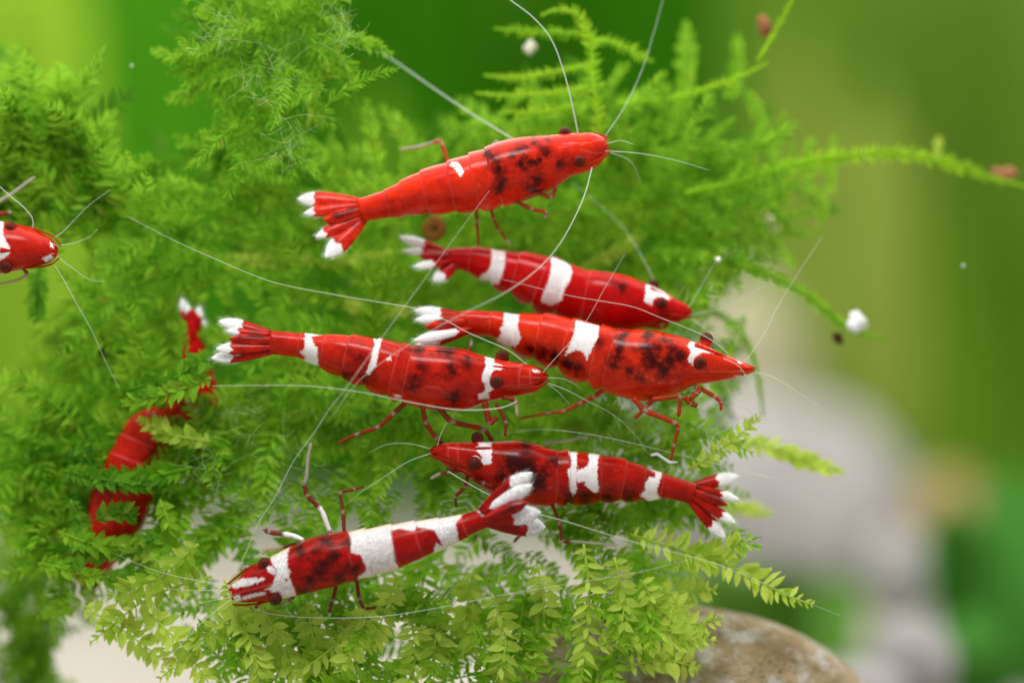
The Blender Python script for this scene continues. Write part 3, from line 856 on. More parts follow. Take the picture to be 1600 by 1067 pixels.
stone(1335, 1085, 12, 90, 50, M_PALE, 6, 'flat pale stone at the bottom edge just behind the brown rock')
stone(1300, 765, 36, 60, 80, pale_stone('tan_stone', (0.30, 0.22, 0.08, 1), (0.36, 0.28, 0.12, 1)), 7, 'small tan stone at the right shoulder of the large pale stone')
bpy.data.objects['stone.006'].location = tuple(P(1480, 815, 38))
bpy.data.objects['stone.006']['label'] = 'small tan orange stone, blurred, in front of the green plants at right'

# far water plants with ribbon leaves
def ribbon_material(name, col):
    t = NT(name); n = t.noise(0.5, 2, 0.5)
    t.base(t.mix(n, (col[0]*0.8, col[1]*0.85, col[2], 1), (col[0]*1.2, col[1]*1.12, col[2]*1.2, 1))); t.set(Roughness=0.8); t.b.inputs['Specular IOR Level'].default_value = 0.05
    tl = t.add('ShaderNodeBsdfTranslucent'); tl.inputs[0].default_value = (min(1, col[0]*1.3), min(1, col[1]*1.3), col[2], 1)
    mx = t.add('ShaderNodeMixShader'); mx.inputs[0].default_value = 0.35
    t.link(t.b.outputs[0], mx.inputs[1]); t.link(tl.outputs[0], mx.inputs[2]); t.link(mx.outputs[0], t.out.inputs[0])
    return t.m
def far_plant(label, y, col, leaves, mname):
    """leaves: (px bottom, py bottom, px top, py top, width px, sway px)"""
    mat = ribbon_material(mname, col)
    b = P(np.mean([l[0] for l in leaves]), np.mean([l[1] for l in leaves]), y)
    root = thing('water_plant', label, 'plant', b, 'blurred water plants in the background')
    for (x0, y0, x1, y1, w, sw) in leaves:
        n = 14; V, F = [], []; yy = y + random.uniform(-3, 3); sc = (D + yy)/D/100
        for i in range(n):
            t = i/(n-1); x = x0 + (x1 - x0)*t + sw*math.sin(math.pi*t); z = y0 + (y1 - y0)*t
            h = w/2*sc*(0.55 + 0.45*math.sin(math.pi*min(t*0.7 + 0.15, 1)))*(1 if t < 0.85 else max(0.05, (1 - t)/0.15))
            c = P(x, z, yy + 2.0*math.sin(2.5*t + x0))
            for k in (-1, 0, 1):
                V.append(c + np.array([h*k, -0.25*h*(1 - abs(k)), 0]) - b)
        m = len(V)
        V += [v + np.array([0, 0.12, 0]) for v in V]
        for i in range(n - 1):
            for k in (0, 1):
                F.append((i*3+k, i*3+k+1, i*3+k+4, i*3+k+3)); F.append((m+i*3+k, m+i*3+k+3, m+i*3+k+4, m+i*3+k+1))
        link('leaf', mesh_np('leaf', V, F), mat, root)
    return root
far_plant('bright yellow-green blurred plant in the upper left corner', 45, (0.30, 0.50, 0.035),
    [(-60,700,-30,-120,120,10),(40,700,50,-140,130,-20),(105,690,95,-100,90,10),(20,700,20,-60,110,20)], 'ribbon_lime')
far_plant('mid green blurred plant between the left moss hump and the hanging moss', 62, (0.065, 0.27, 0.008),
    [(200,720,190,-180,130,10),(280,720,290,-180,150,-10),(360,720,340,-160,120,0),(30,760,40,330,160,0),(120,760,90,380,120,0)], 'ribbon_mid')
far_plant('dark green blurred plant behind the topmost shrimp', 70, (0.028, 0.14, 0.003),
    [(520,800,540,-200,150,0),(640,800,660,-200,170,20),(760,800,740,-200,160,-20),(880,800,900,-200,180,0),(1010,800,1000,-200,160,10),(1110,700,1120,-200,120,10)], 'ribbon_dark')
far_plant('light green strip of leaf, blurred, just right of the hanging moss', 55, (0.16, 0.32, 0.02),
    [(600,700,575,110,60,10)], 'ribbon_pale_left')
far_plant('olive yellow blurred plant at right, behind the arching moss strand', 50, (0.25, 0.33, 0.05),
    [(1275,820,1250,30,80,-10),(1330,820,1360,120,90,10),(1400,800,1405,200,75,0),(1225,820,1265,60,60,20)], 'ribbon_olive')
far_plant('dull green blurred plant in the upper right, tall and broad', 66, (0.14, 0.27, 0.025),
    [(1200,820,1190,-200,130,0),(1320,820,1310,-200,150,0),(1440,820,1450,-200,150,10),(1560,820,1560,-200,170,-10),(1680,820,1660,-200,150,0)], 'ribbon_dull')
far_plant('deep olive blurred leaf running down near the right edge', 40, (0.10, 0.21, 0.012),
    [(1520,900,1505,250,90,-10),(1590,900,1600,330,80,0)], 'ribbon_deep')
far_plant('bright leaf green blurred plant in the lower right corner', 22, (0.065, 0.23, 0.03),
    [(1560,1150,1490,780,110,-10),(1600,1150,1580,720,130,10),(1650,1150,1640,760,110,0),(1530,1150,1520,950,100,0)], 'ribbon_leaf')
far_plant('low green plant, blurred, between the pale stones and the brown rock', 24, (0.11, 0.25, 0.035),
    [(1060,1040,1060,885,110,0),(1140,1040,1130,870,110,0),(1220,1040,1225,875,110,0),(1300,1040,1310,890,100,0),(1000,1040,990,880,100,0)], 'ribbon_low')

# ------------------------------------------------------------------ moss
def moss_material(name, c_dark, c_light, trans):
    t = NT(name)
    rnd = t.add('ShaderNodeObjectInfo').outputs['Random']
    f = t.math('ADD', t.math('MULTIPLY', rnd, 0.45), t.math('MULTIPLY', t.attr('tone'), 0.55))
    n = t.noise(6, 3, 0.6)
    f = t.math('ADD', f, t.math('MULTIPLY', t.math('SUBTRACT', n, 0.5), 0.5))
    col = t.mix(t.ramp(f, 0.12, 0.82), c_dark, c_light)
    col = t.mix(t.math('MULTIPLY', t.ramp(t.attr('tone'), 0.955, 0.985), 0.6), col, (0.16, 0.10, 0.02, 1))
    t.base(col); t.set(Roughness=0.42)
    t.b.inputs['Specular IOR Level'].default_value = 0.3
    tl = t.add('ShaderNodeBsdfTranslucent')
    t.link(t.mix(0.75, col, trans), tl.inputs[0])
    mx = t.add('ShaderNodeMixShader'); mx.inputs[0].default_value = 0.52
    t.link(t.b.outputs[0], mx.inputs[1]); t.link(tl.outputs[0], mx.inputs[2]); t.link(mx.outputs[0], t.out.inputs[0])
    return t.m
MOSS_BRIGHT = moss_material('moss_bright', (0.17, 0.35, 0.02, 1), (0.58, 0.75, 0.13, 1), (0.76, 0.86, 0.13, 1))
MOSS_MID = moss_material('moss_mid', (0.055, 0.22, 0.006, 1), (0.28, 0.54, 0.035, 1), (0.41, 0.70, 0.045, 1))
MOSS_DEEP = moss_material('moss_deep', (0.035, 0.16, 0.006, 1), (0.16, 0.38, 0.025, 1), (0.26, 0.54, 0.04, 1))

MOSS_TIP = moss_material('moss_tip', (0.12, 0.33, 0.006, 1), (0.38, 0.64, 0.03, 1), (0.50, 0.76, 0.04, 1))
MOSS_OLD_SHADE = moss_material('moss_old_shade', (0.020, 0.10, 0.004, 1), (0.11, 0.29, 0.018, 1), (0.17, 0.42, 0.02, 1))  # older inner moss, its colour also darkened to paint shade into the gaps
def leaf_geo(fine=True):
    """one leaflet along +x, unit length, normal +z: folded at the midrib, pointed"""
    if fine:
        return (np.array([(0,0,0),(.28,.22,.03),(.30,0,-.04),(.28,-.22,.03),(.62,.20,.04),(.64,0,-.03),(.62,-.20,.04),(1,0,-.10)]),
                [(0,2,1),(0,3,2),(1,2,5,4),(2,3,6,5),(4,5,7),(5,6,7)])
    return (np.array([(0,0,0),(.42,.24,.03),(.45,0,-.05),(.42,-.24,.03),(1,0,-.1)]), [(0,2,1),(0,3,2),(1,2,4),(2,3,4)])
LF = leaf_geo(True); LC = leaf_geo(False)

def frond_leaves(pts, nrm, leaf, spacing, angle, spread, taper=True, seed=None):
    """yield (origin, 3x3 axes scaled) of leaflets along a stem"""
    rs = np.random.default_rng(seed)
    seg = np.linalg.norm(np.diff(pts, axis=0), axis=1); s = np.concatenate([[0], np.cumsum(seg)]); L = s[-1]
    T = np.gradient(pts, axis=0); out = []
    q = spacing * 0.6; k = 0
    while q < L:
        o = np.array([np.interp(q, s, pts[:, i]) for i in range(3)])
        t = unit([np.interp(q, s, T[:, i]) for i in range(3)])
        f = q / L
        n = unit(nrm - np.dot(nrm, t)*t); b = np.cross(n, t)
        size = leaf * (1 if not taper else (min(1, 0.55 + f*2.2) * (1 if f < 0.75 else 1 - 0.75*(f - 0.75)/0.25)))
        for sd in (-1, 1):
            a = math.radians(angle * (1 - 0.35*f) + rs.normal(0, 9))
            roll = rs.normal(0, spread)
            x = unit(math.cos(a)*t + math.sin(a)*sd*b + n*rs.normal(0.05, 0.22))
            z = unit(n + roll*b - np.dot(n + roll*b, x)*x); y = np.cross(z, x)
            sz = size * rs.uniform(0.8, 1.18)
            out.append((o, np.stack([x*sz, y*sz*rs.uniform(.85, 1.15), z*sz], 0), rs.random()))
        if k % 2 == 0:        # a shorter leaflet on the face of the stem
            a = rs.uniform(-0.9, 0.9)
            x = unit(0.8*t + 0.55*n*rs.choice((1, 1, -1)) + a*0.6*b); z = unit(n - 0.6*t); z = unit(z - np.dot(z, x)*x)
            sz = size*0.72
            out.append((o, np.stack([x*sz, np.cross(z, x)*sz, z*sz], 0), rs.random()))
        q += spacing * rs.uniform(0.85, 1.2); k += 1
    return out

def frond_geo(pts, nrm, leaf=0.22, spacing=0.085, angle=58, spread=0.3, stem=0.016, fine=True, seed=None, leaves=True, narrow=1.0):
    lv, lf = LF if fine else LC
    lv = lv * np.array([1, narrow, 1])
    V, F, tone = [], [], []
    n = len(pts)
    sv, sf = tube(pts, np.linspace(stem, stem*0.45, n), 5)
    V += list(sv); F += list(sf); tone += [0.75]*len(sv)
    if leaves:
        for o, A, r in frond_leaves(pts, nrm, leaf, spacing, angle, spread, seed=seed):
            k = len(V)
            V += list(o + lv @ A); F += [tuple(k + i for i in f) for f in lf]; tone += [r]*len(lv)
    return np.array(V), F, np.array(tone)

def variant(seed, L, leaf, spacing, fine, angle=58, spread=0.3, narrow=1.0, curl=1.0):
    rs = np.random.default_rng(seed)
    b1, b2 = rs.normal(0, 0.18*curl), rs.normal(0.05, 0.22*curl)
    t = np.linspace(0, 1, 14)
    pts = np.stack([L*t, L*b1*t*t, L*(b2*t*t + 0.05*np.sin(4*t))], 1)
    return frond_geo(pts, np.array([0, 0, 1.0]), leaf, spacing, angle, spread, fine=fine, seed=seed, narrow=narrow)
VAR = {
    'big':   [variant(100 + i, 1.25 + 0.12*(i % 5), 0.29, 0.112, True, 68, 0.75, 0.68) for i in range(9)],
    'mid':   [variant(200 + i, 1.05 + 0.12*(i % 5), 0.22, 0.088, True, 62, 0.7, 0.62) for i in range(9)],
    'fuzzy': [variant(300 + i, 0.80 + 0.10*(i % 5), 0.19, 0.066, True, 56, 0.9, 0.5, 1.6) for i in range(8)],
}
VME = {}
for k, lst in VAR.items():
    for i, (V, F, tn) in enumerate(lst):
        VME[k, i] = mesh_np('frond', V, F, True, {'tone': tn})

def mat_from(T, Nrm, s):
    x = unit(T); z = unit(Nrm - np.dot(Nrm, x)*x); y = np.cross(z, x)
    return np.stack([x, y, z], 1) * s

def in_poly(px, py, poly):
    return sdf_poly(np.array([px]), np.array([py]), poly)[0] > 0

def scatter(poly, n, holes=(), jit=16):
    poly = np.array(poly, float); lo, hi = poly.min(0), poly.max(0); out = []
    while len(out) < n:
        c = rng.uniform(lo, hi, (n*2, 2))
        ok = sdf_poly(c[:, 0], c[:, 1], poly) > 0
        c += rng.normal(0, jit, c.shape)
        for h in holes: ok &= sdf_poly(c[:, 0], c[:, 1], h) < 0
        out += list(c[ok])
    return out[:n]

def lump(px, py):
    return 0.5*math.sin(px*0.013 + 1.1) * math.cos(py*0.017 + 0.4) + 0.25*math.sin(px*0.031 + py*0.023)

def clump(label, poly, yf, depth, n_parts, n_stuff, heading, mat, kind='mid', scale=1.0, base=None, holes=(), tilt=0.45, tow=0.25, back=None, front=None):
    cx, cy = np.mean(np.array(poly), 0)
    b = P(*(base or (cx, cy)), yf + depth)
    root = thing('moss', label, 'moss', b, 'clumps of green water moss')
    nv = len(VAR[kind]); yfun = front or (lambda px, py: yf)
    def pose(px, py, y, yf):
        a = math.radians(heading(px, py))
        T = np.array([math.cos(a), rng.normal(-tow, 0.25), math.sin(a)])
        N = np.array([rng.normal(0, tilt), -1, rng.normal(0.25, tilt)])
        s = scale * rng.uniform(0.75, 1.2)
        L = VAR[kind][0][0][:, 0].max() * s
        o = P(px, py, y) - 0.5*unit(T)*L
        o[1] = max(o[1], yf - 0.1 + (0.5*L*max(0, -unit(T)[1])))
        return mat_from(T, N, s), o
    for i, (px, py) in enumerate(scatter(poly, n_parts, holes)):
        yl = yfun(px, py); y = yl + 0.35*min(1, depth) + depth*(0.25*rng.random()) + 0.5*lump(px, py)*depth*0.3
        A, o = pose(px, py, y, yl)
        k = (kind, int(rng.integers(nv)))
        ob = link('frond', VME[k], mat, root)
        M = Matrix([list(A[0]) + [o[0] - b[0]], list(A[1]) + [o[1] - b[1]], list(A[2]) + [o[2] - b[2]], [0, 0, 0, 1]])
        ob.matrix_basis = M
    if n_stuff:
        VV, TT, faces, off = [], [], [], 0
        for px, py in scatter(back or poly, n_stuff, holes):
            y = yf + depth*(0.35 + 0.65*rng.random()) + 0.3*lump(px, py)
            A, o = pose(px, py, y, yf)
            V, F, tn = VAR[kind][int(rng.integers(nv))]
            VV.append(V @ A.T + o - b); TT.append(np.clip(tn*0.6 + rng.uniform(-.15, .25), 0, .95))  # tone lowered as well, so the gaps darken by colour
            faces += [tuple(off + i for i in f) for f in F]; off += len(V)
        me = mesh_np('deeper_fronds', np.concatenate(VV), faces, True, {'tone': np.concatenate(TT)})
        link('deeper_fronds', me, MOSS_OLD_SHADE, root, kind='stuff')
    return root

def away(cx, cy, spread=40, bias=0):
    return lambda px, py: math.degrees(math.atan2(-(py - cy), px - cx)) + bias + rng.normal(0, spread)
def around(a, spread): return lambda px, py: a + rng.normal(0, spread)

def strand(root, pts, y, leaf=0.2, spacing=0.08, mat=None, yend=None, stem=0.03, separate=False, fine=True, angle=58, spread=0.35, nrm=(0, -1, 0.2), name='frond', taper=1, narrow=1.0, seed=1):
    pts = np.asarray(pts, float)
    L = np.linalg.norm(np.diff(pts, axis=0), axis=1).sum()
    n = max(8, int(L/10)); c = curve_pts(pts, n); q = np.linspace(0, 1, n)
    ye = y if yend is None else yend
    p3 = np.array([P(c[i, 0], c[i, 1], y + (ye - y)*q[i] + 0.06*math.sin(q[i]*9 + L)) for i in range(n)])
    b = np.array(root.location)
    if not separate:
        V, F, tn = frond_geo(p3, np.array(nrm, float), leaf, spacing, angle, spread, stem, fine, seed, True, narrow)
        return link(name, mesh_np(name, V - b, F, True, {'tone': tn}), mat, root)
    sv, sf = tube(p3, np.linspace(stem, stem*0.45, n), 6)
    o_ = link(name, mesh_np(name, np.array(sv) - b, sf, True, {'tone': [0.7]*len(sv)}), mat, root)
    for o, A, r in frond_leaves(p3, np.array(nrm, float), leaf, spacing, angle, spread, seed=seed):
        lf = link('leaf', LEAF_MESH[6 if r > 0.965 else int(r*6) % 6], mat, o_)
        M = A.T; o = o - b
        lf.matrix_basis = Matrix([list(M[0]) + [o[0]], list(M[1]) + [o[1]], list(M[2]) + [o[2]], [0, 0, 0, 1]])
    return o_

def leaf_mesh(i):
    """a finer leaflet for the sharp fronds in front: 5 stations, cupped, with a tooth-pointed tip"""
    rs = np.random.default_rng(40 + i)
    tt = [0, .12, .3, .5, .7, .88, 1.0]; ww = [.03, .11, .175, .185, .135, .06, .0]
    V, F = [], []; bend = rs.uniform(-.45, .22); side = rs.uniform(-.1, .1)
    for t, w in zip(tt, ww):
        for k in (-1, 0, 1):
            V.append((t, w*k + side*t*t, bend*t*t + (0.05 if k else -0.03)*math.sin(math.pi*t)))
    for a in range(6):
        for k in (0, 1): F.append((a*3+k, a*3+k+1, a*3+k+4, a*3+k+3))
    return mesh_np('leaf', V, F, True, {'tone': [rs.uniform(.2, .9)]*len(V)})
LEAF_MESH = [leaf_mesh(i) for i in range(6)]
for lm in (leaf_mesh(8),):
    lm.attributes['tone'].data.foreach_set('value', [0.99]*len(lm.vertices)); LEAF_MESH.append(lm)

# hanging column, upper left
m = clump('bushy column of green moss hanging from the top edge left of centre',
    [(300,-40),(570,-40),(548,70),(500,150),(490,225),(455,250),(390,262),(345,230),(318,150),(290,90)], 0.15, 1.9, 100, 50,
    away(420, 60, 45), MOSS_MID, 'fuzzy', 0.95, (430, 0))
COLUMN = m
strand(m, [(400,-10),(415,80),(425,160),(450,240)], 1.4, 0.16, 0.1, MOSS_DEEP, stem=0.05, seed=3)
strand(m, [(480,200),(500,130),(530,70),(545,25)], 1.2, 0.10, 0.11, MOSS_BRIGHT, stem=0.03, seed=4)
strand(m, [(425,235),(455,255),(480,245),(502,238)], 0.6, 0.14, 0.08, MOSS_DEEP, stem=0.03, seed=5)
# left hump
up = lambda px, py: 92 + (px - 90)*-0.15 + rng.normal(0, 25)
m = clump('feathery moss hump with upright fronds at the left edge above the shrimp head',
    [(-40,150),(5,160),(60,140),(115,190),(165,230),(195,300),(190,345),(-40,345)], 0.7, 1.7, 80, 30, up, MOSS_MID, 'big', 0.95, (60, 330))
strand(m, [(40,200),(48,150),(52,95)], 1.6, 0.19, 0.08, MOSS_DEEP, seed=6)
strand(m, [(118,240),(122,180),(120,132)], 2.2, 0.2, 0.08, MOSS_DEEP, seed=7)
strand(m, [(180,300),(182,230),(180,165)], 2.2, 0.13, 0.08, MOSS_DEEP, seed=8)
strand(m, [(225,370),(232,320),(236,272)], 1.8, 0.15, 0.08, MOSS_DEEP, seed=9)
strand(m, [(-10,330),(60,322),(140,330),(220,352),(300,372)], 1.4, 0.16, 0.075, MOSS_DEEP, stem=0.05, angle=75, seed=10)
strand(m, [(62,415),(58,450),(57,505)], 1.2, 0.26, 0.09, MOSS_DEEP, seed=11)
strand(m, [(-15,60),(5,90),(15,120)], 3.0, 0.2, 0.08, MOSS_DEEP, seed=12)
# central mound behind the shrimps
m = clump('broad blurred mound of green moss behind the row of red shrimps',
    [(170,330),(260,270),(330,235),(470,262),(560,235),(640,205),(700,215),(780,170),(900,150),(1010,230),(1120,330),(1165,420),(1130,470),(1090,520),(1150,600),(1080,690),(700,700),(400,690),(210,640),(120,600),(110,520),(190,430)],
    1.5, 2.8, 260, 170, away(600, 520, 50), MOSS_MID, 'mid', 1.12, (600, 560), tow=0.25, front=lambda px, py: 0.75 if px < 610 and py > 270 else 1.45,
    holes=[[(280,480),(322,480),(322,555),(285,560)]])
strand(m, [(640,320),(636,250),(636,185)], 2.2, 0.17, 0.08, MOSS_MID, seed=13)
strand(m, [(560,300),(520,250),(518,208)], 2.4, 0.17, 0.08, MOSS_MID, seed=14)
strand(m, [(300,400),(420,408),(560,402),(640,392)], 1.5, 0.16, 0.075, MOSS_BRIGHT, stem=0.04, angle=70, seed=15)
strand(m, [(330,440),(260,430),(190,440)], 1.5, 0.2, 0.08, MOSS_MID, seed=16)
strand(m, [(520,470),(580,485),(650,485)], 1.6, 0.18, 0.08, MOSS_BRIGHT, seed=17)
strand(m, [(905,420),(970,390),(1010,365)], 1.8, 0.18, 0.08, MOSS_BRIGHT, seed=18)
# upper right spray
m = clump('loose moss spray with branching tips at the top, right of the topmost shrimp',
    [(770,190),(860,160),(930,100),(1000,170),(1130,180),(1215,215),(1240,290),(1200,400),(1090,430),(980,330),(880,260)], 1.25, 2.2, 84, 26,
    away(1000, 330, 45), MOSS_MID, 'fuzzy', 1.0, (1040, 330))
S = dict(mat=MOSS_TIP, narrow=0.55, fine=True, spread=0.8)
strand(m, [(1060,300),(1000,170),(965,162),(1040,155),(1100,140),(1160,118),(1200,98)][2:], 1.7, 0.13, 0.10, stem=0.045, angle=62, seed=20, **S)
strand(m, [(1182,98),(1205,60),(1222,30),(1245,-15)], 1.5, 0.10, 0.085, stem=0.035, seed=21, **S)
strand(m, [(945,260),(935,190),(925,110),(920,50),(893,18),(860,18),(845,26)], 1.4, 0.19, 0.10, stem=0.036, angle=66, seed=22, **S)
strand(m, [(922,62),(955,65),(990,82),(1022,98)], 1.7, 0.16, 0.10, stem=0.036, angle=66, seed=23, **S)
strand(m, [(925,55),(870,52),(820,50),(772,45)], 1.7, 0.16, 0.10, stem=0.036, angle=66, seed=24, **S)
strand(m, [(930,100),(870,112),(800,122),(756,118)], 1.6, 0.14, 0.10, stem=0.036, angle=66, seed=25, **S)
strand(m, [(945,132),(870,145),(800,150),(742,146)], 1.5, 0.14, 0.10, stem=0.04, angle=66, seed=26, **S)
strand(m, [(905,165),(850,175),(780,176)], 1.5, 0.14, 0.10, stem=0.036, angle=66, seed=27, **S)
strand(m, [(1060,200),(1072,110),(1072,32)], 3.0, 0.22, 0.075, stem=0.03, mat=MOSS_MID, seed=28)
strand(m, [(1140,160),(1150,110),(1152,52)], 2.8, 0.18, 0.075, stem=0.03, mat=MOSS_MID, seed=29)
strand(m, [(1168,140),(1188,190),(1196,250)], 2.6, 0.18, 0.075, stem=0.03, mat=MOSS_MID, seed=30)
strand(m, [(1040,270),(1110,268),(1180,258)], 2.2, 0.12, 0.08, stem=0.035, seed=31, **S)
strand(m, [(1275,290),(1285,320),(1280,355)], 2.6, 0.15, 0.075, stem=0.02, mat=MOSS_MID, seed=32)
# long arching strand
m = thing('moss_strand', 'long thin moss runner arching across to the right edge', 'moss', P(1075, 300, 2.5), 'single runners of green water moss')
strand(m, [(1070,302),(1150,285),(1250,255),(1330,243),(1400,240),(1480,255),(1540,274),(1615,296)], 1.5, 0.21, 0.085, MOSS_TIP, yend=2.4, stem=0.05, angle=70, spread=0.8, seed=33, narrow=0.55)
strand(m, [(1462,252),(1466,235),(1466,212)], 2.9, 0.10, 0.05, MOSS_BRIGHT, stem=0.03, seed=34)
for i, (x, y) in enumerate(((1130,292),(1165,285),(1195,275),(1225,266),(1255,256),(1290,250))):
    strand(m, [(x,y),(x+8,y+28),(x+6,y+55)], 2.6, 0.14, 0.075, MOSS_MID, stem=0.02, seed=50+i)
    strand(m, [(x,y),(x+10,y-22),(x+14,y-42)], 2.6, 0.12, 0.075, MOSS_MID, stem=0.02, seed=60+i)
m = thing('moss_strand', 'drooping moss runner ending in a white fleck, right of the row of shrimps', 'moss', P(1100, 400, 2), 'single runners of green water moss')
strand(m, [(1090,395),(1160,418),(1220,440),(1270,470),(1310,502),(1345,520),(1385,530)], 1.9, 0.16, 0.075, MOSS_MID, yend=2.1, stem=0.04, angle=65, seed=35)
m = thing('moss_strand', 'thin bare moss stem curving down behind the third shrimp snout', 'moss', P(1110, 480, 2), 'single runners of green water moss')
strand(m, [(1100,480),(1145,505),(1172,545),(1184,590),(1192,650)], 2.2, 0.10, 0.085, MOSS_MID, stem=0.05, seed=36)

# bright mound, lower half, sharp
m = clump('bright yellow-green moss mound filling the lower middle under the shrimps',
    [(210,780),(300,690),(430,610),(560,620),(690,650),(850,640),(960,610),(1090,630),(1150,690),(1080,720),(1110,790),(1110,840),(1085,900),(1000,940),(960,1010),(930,1090),(700,1090),(500,1085),(330,1040),(250,960),(260,860)],
    0.55, 1.6, 185, 18, away(690, 640, 42, 0), MOSS_BRIGHT, 'big', 1.0, (690, 800), tow=0.18,
    front=lambda px, py: 0.5 - 0.75*min(1, max(0, (py - (960 - 0.12*px) - 0)/110)),
    back=[(330,720),(430,620),(690,650),(960,620),(1100,680),(1060,860),(930,980),(760,1090),(620,1085),(520,960),(400,930)])
LOWER = m
hero = [
 ([(985,835),(1060,858),(1130,880),(1180,905),(1225,928),(1268,944)], 0.25, 0.32, 0.115, 6),
 ([(912,850),(920,920),(915,1000),(905,1090)], -0.1, 0.31, 0.12, 71),
 ([(1000,905),(1040,960),(1080,975),(1128,965)], 0.15, 0.30, 0.115, 72),
 ([(930,1010),(985,990),(1050,985),(1105,1010)], 0.05, 0.31, 0.115, 73),
 ([(770,930),(790,1000),(770,1080)], 0.0, 0.31, 0.12, 74),
 ([(560,960),(520,1010),(450,1060)], 0.0, 0.31, 0.12, 75),
 ([(420,930),(340,980),(250,1060)], 0.05, 0.31, 0.12, 76),
 ([(640,960),(650,1020),(630,1085)], 0.0, 0.31, 0.12, 77),
 ([(330,900),(240,930),(140,1005)], 0.1, 0.30, 0.12, 78),
 ([(1050,880),(1105,870),(1150,850),(1175,835)], 0.3, 0.30, 0.115, 79),
 ([(300,880),(240,860),(180,850)], 0.4, 0.28, 0.115, 80),
]
plain = [[(350,905),(385,985),(415,1080)],[(400,930),(430,985),(468,1080)],[(230,955),(290,1015),(335,1080)],[(130,945),(200,990),(280,1050)],
 [(580,940),(560,990),(530,1060)],[(690,930),(682,985),(670,1080)],[(480,940),(490,1000),(520,1080)],[(840,880),(850,950),(835,1050)],[(310,850),(240,905),(170,930)],
 [(960,870),(975,940),(965,1010)],[(620,900),(600,960),(575,1020)],[(740,890),(730,950),(745,1030)]]
for i, pts in enumerate(plain):
    strand(LOWER, pts, -0.1 + 0.1*(i % 4), 0.31, 0.12, MOSS_BRIGHT, stem=0.022, angle=74, spread=0.8, seed=140+i)
for pts, y, leaf, sp, sd in hero:
    strand(LOWER, pts, y, leaf, sp, MOSS_BRIGHT, stem=0.022, separate=True, angle=74, spread=1.0, seed=sd)
m = thing('moss_sprig', 'sharp spiky moss sprig pointing up right, beside the long red leg', 'moss', P(1090, 725, 0.3), 'short sprigs of green water moss')
strand(m, [(1075,735),(1110,712),(1140,692),(1168,668),(1190,648)], 0.3, 0.2, 0.075, MOSS_BRIGHT, separate=True, angle=70, spread=0.7, stem=0.022, seed=81)
m = thing('moss_sprig', 'softly blurred moss sprig reaching right over the pale stone, above the tail fan', 'moss', P(1150, 690, 1.2), 'short sprigs of green water moss')
strand(m, [(1150,690),(1210,700),(1265,722),(1320,738)], 1.6, 0.24, 0.085, MOSS_BRIGHT, stem=0.03, seed=82)
m = thing('moss_sprig', 'faint blurred moss tip just right of the white-tipped tail fan', 'moss', P(1120, 790, 2), 'short sprigs of green water moss')
strand(m, [(1110,790),(1160,795),(1205,803)], 2.3, 0.22, 0.09, MOSS_BRIGHT, stem=0.025, seed=83)

# lower left
m = clump('moss tangle at lower left around a half-hidden red shrimp',
    [(90,610),(200,570),(330,600),(380,690),(300,720),(250,800),(230,880),(120,900),(20,850),(10,740),(60,660)], 0.6, 1.9, 95, 14,
    away(240, 650, 45), MOSS_BRIGHT, 'big', 0.95, (200, 650), tow=0.15,
    holes=[[(180,664),(276,664),(270,748),(182,750)],[(130,758),(240,752),(232,846),(142,848)]])
for i, q in enumerate(([(330,590),(270,612),(190,630)],[(100,735),(180,752),(260,760)],[(300,730),(230,745),(130,742)],[(150,812),(180,800),(214,806)],[(90,830),(150,850),(220,850)],[(260,830),(200,858),(120,870)],[(250,780),(265,830),(240,880)],[(110,780),(130,840),(100,900)],[(320,560),(300,575),(270,600)],[(345,560),(320,562),(285,575)],[(230,620),(262,600),(300,570)],[(150,900),(190,905),(240,900)],[(60,880),(110,890),(160,905)],[(200,610),(240,600),(290,610)])):
    strand(m, q, 0.25 + 0.08*(i % 3), 0.25, 0.085, (MOSS_MID, MOSS_DEEP)[i % 2], seed=160+i)
strand(m, [(250,740),(190,752),(120,750)], 0.5, 0.22, 0.085, MOSS_DEEP, seed=84)
strand(m, [(330,690),(275,680),(215,655)], 0.4, 0.25, 0.09, MOSS_BRIGHT, seed=85)
strand(m, [(120,690),(150,740),(170,800)], 0.6, 0.22, 0.085, MOSS_DEEP, seed=86)
strand(m, [(110,700),(130,790),(150,870)], 0.7, 0.22, 0.085, MOSS_DEEP, seed=87)
m = clump('hanging moss tassel in the bottom left corner, blurred',
    [(20,860),(80,860),(95,960),(90,1090),(15,1090),(10,960)], 2.6, 1.0, 36, 16, around(-90, 35), MOSS_MID, 'mid', 1.0, (50, 860))
m = clump('soft bright out-of-focus moss along the left edge below the shrimp head',
    [(-60,640),(40,620),(110,660),(120,760),(60,860),(-60,880)], 4.5, 2.0, 34, 12, around(-60, 50), MOSS_BRIGHT, 'mid', 1.2, (0, 700))
m = clump('blurred pale moss patch left of the long middle shrimp, above the half-hidden one',
    [(80,560),(170,480),(260,470),(330,560),(260,640),(120,640)], 3.0, 1.4, 44, 20, around(110, 60), MOSS_MID, 'mid', 1.1, (200, 640),
    holes=[[(280,480),(322,480),(322,555),(285,560)]])

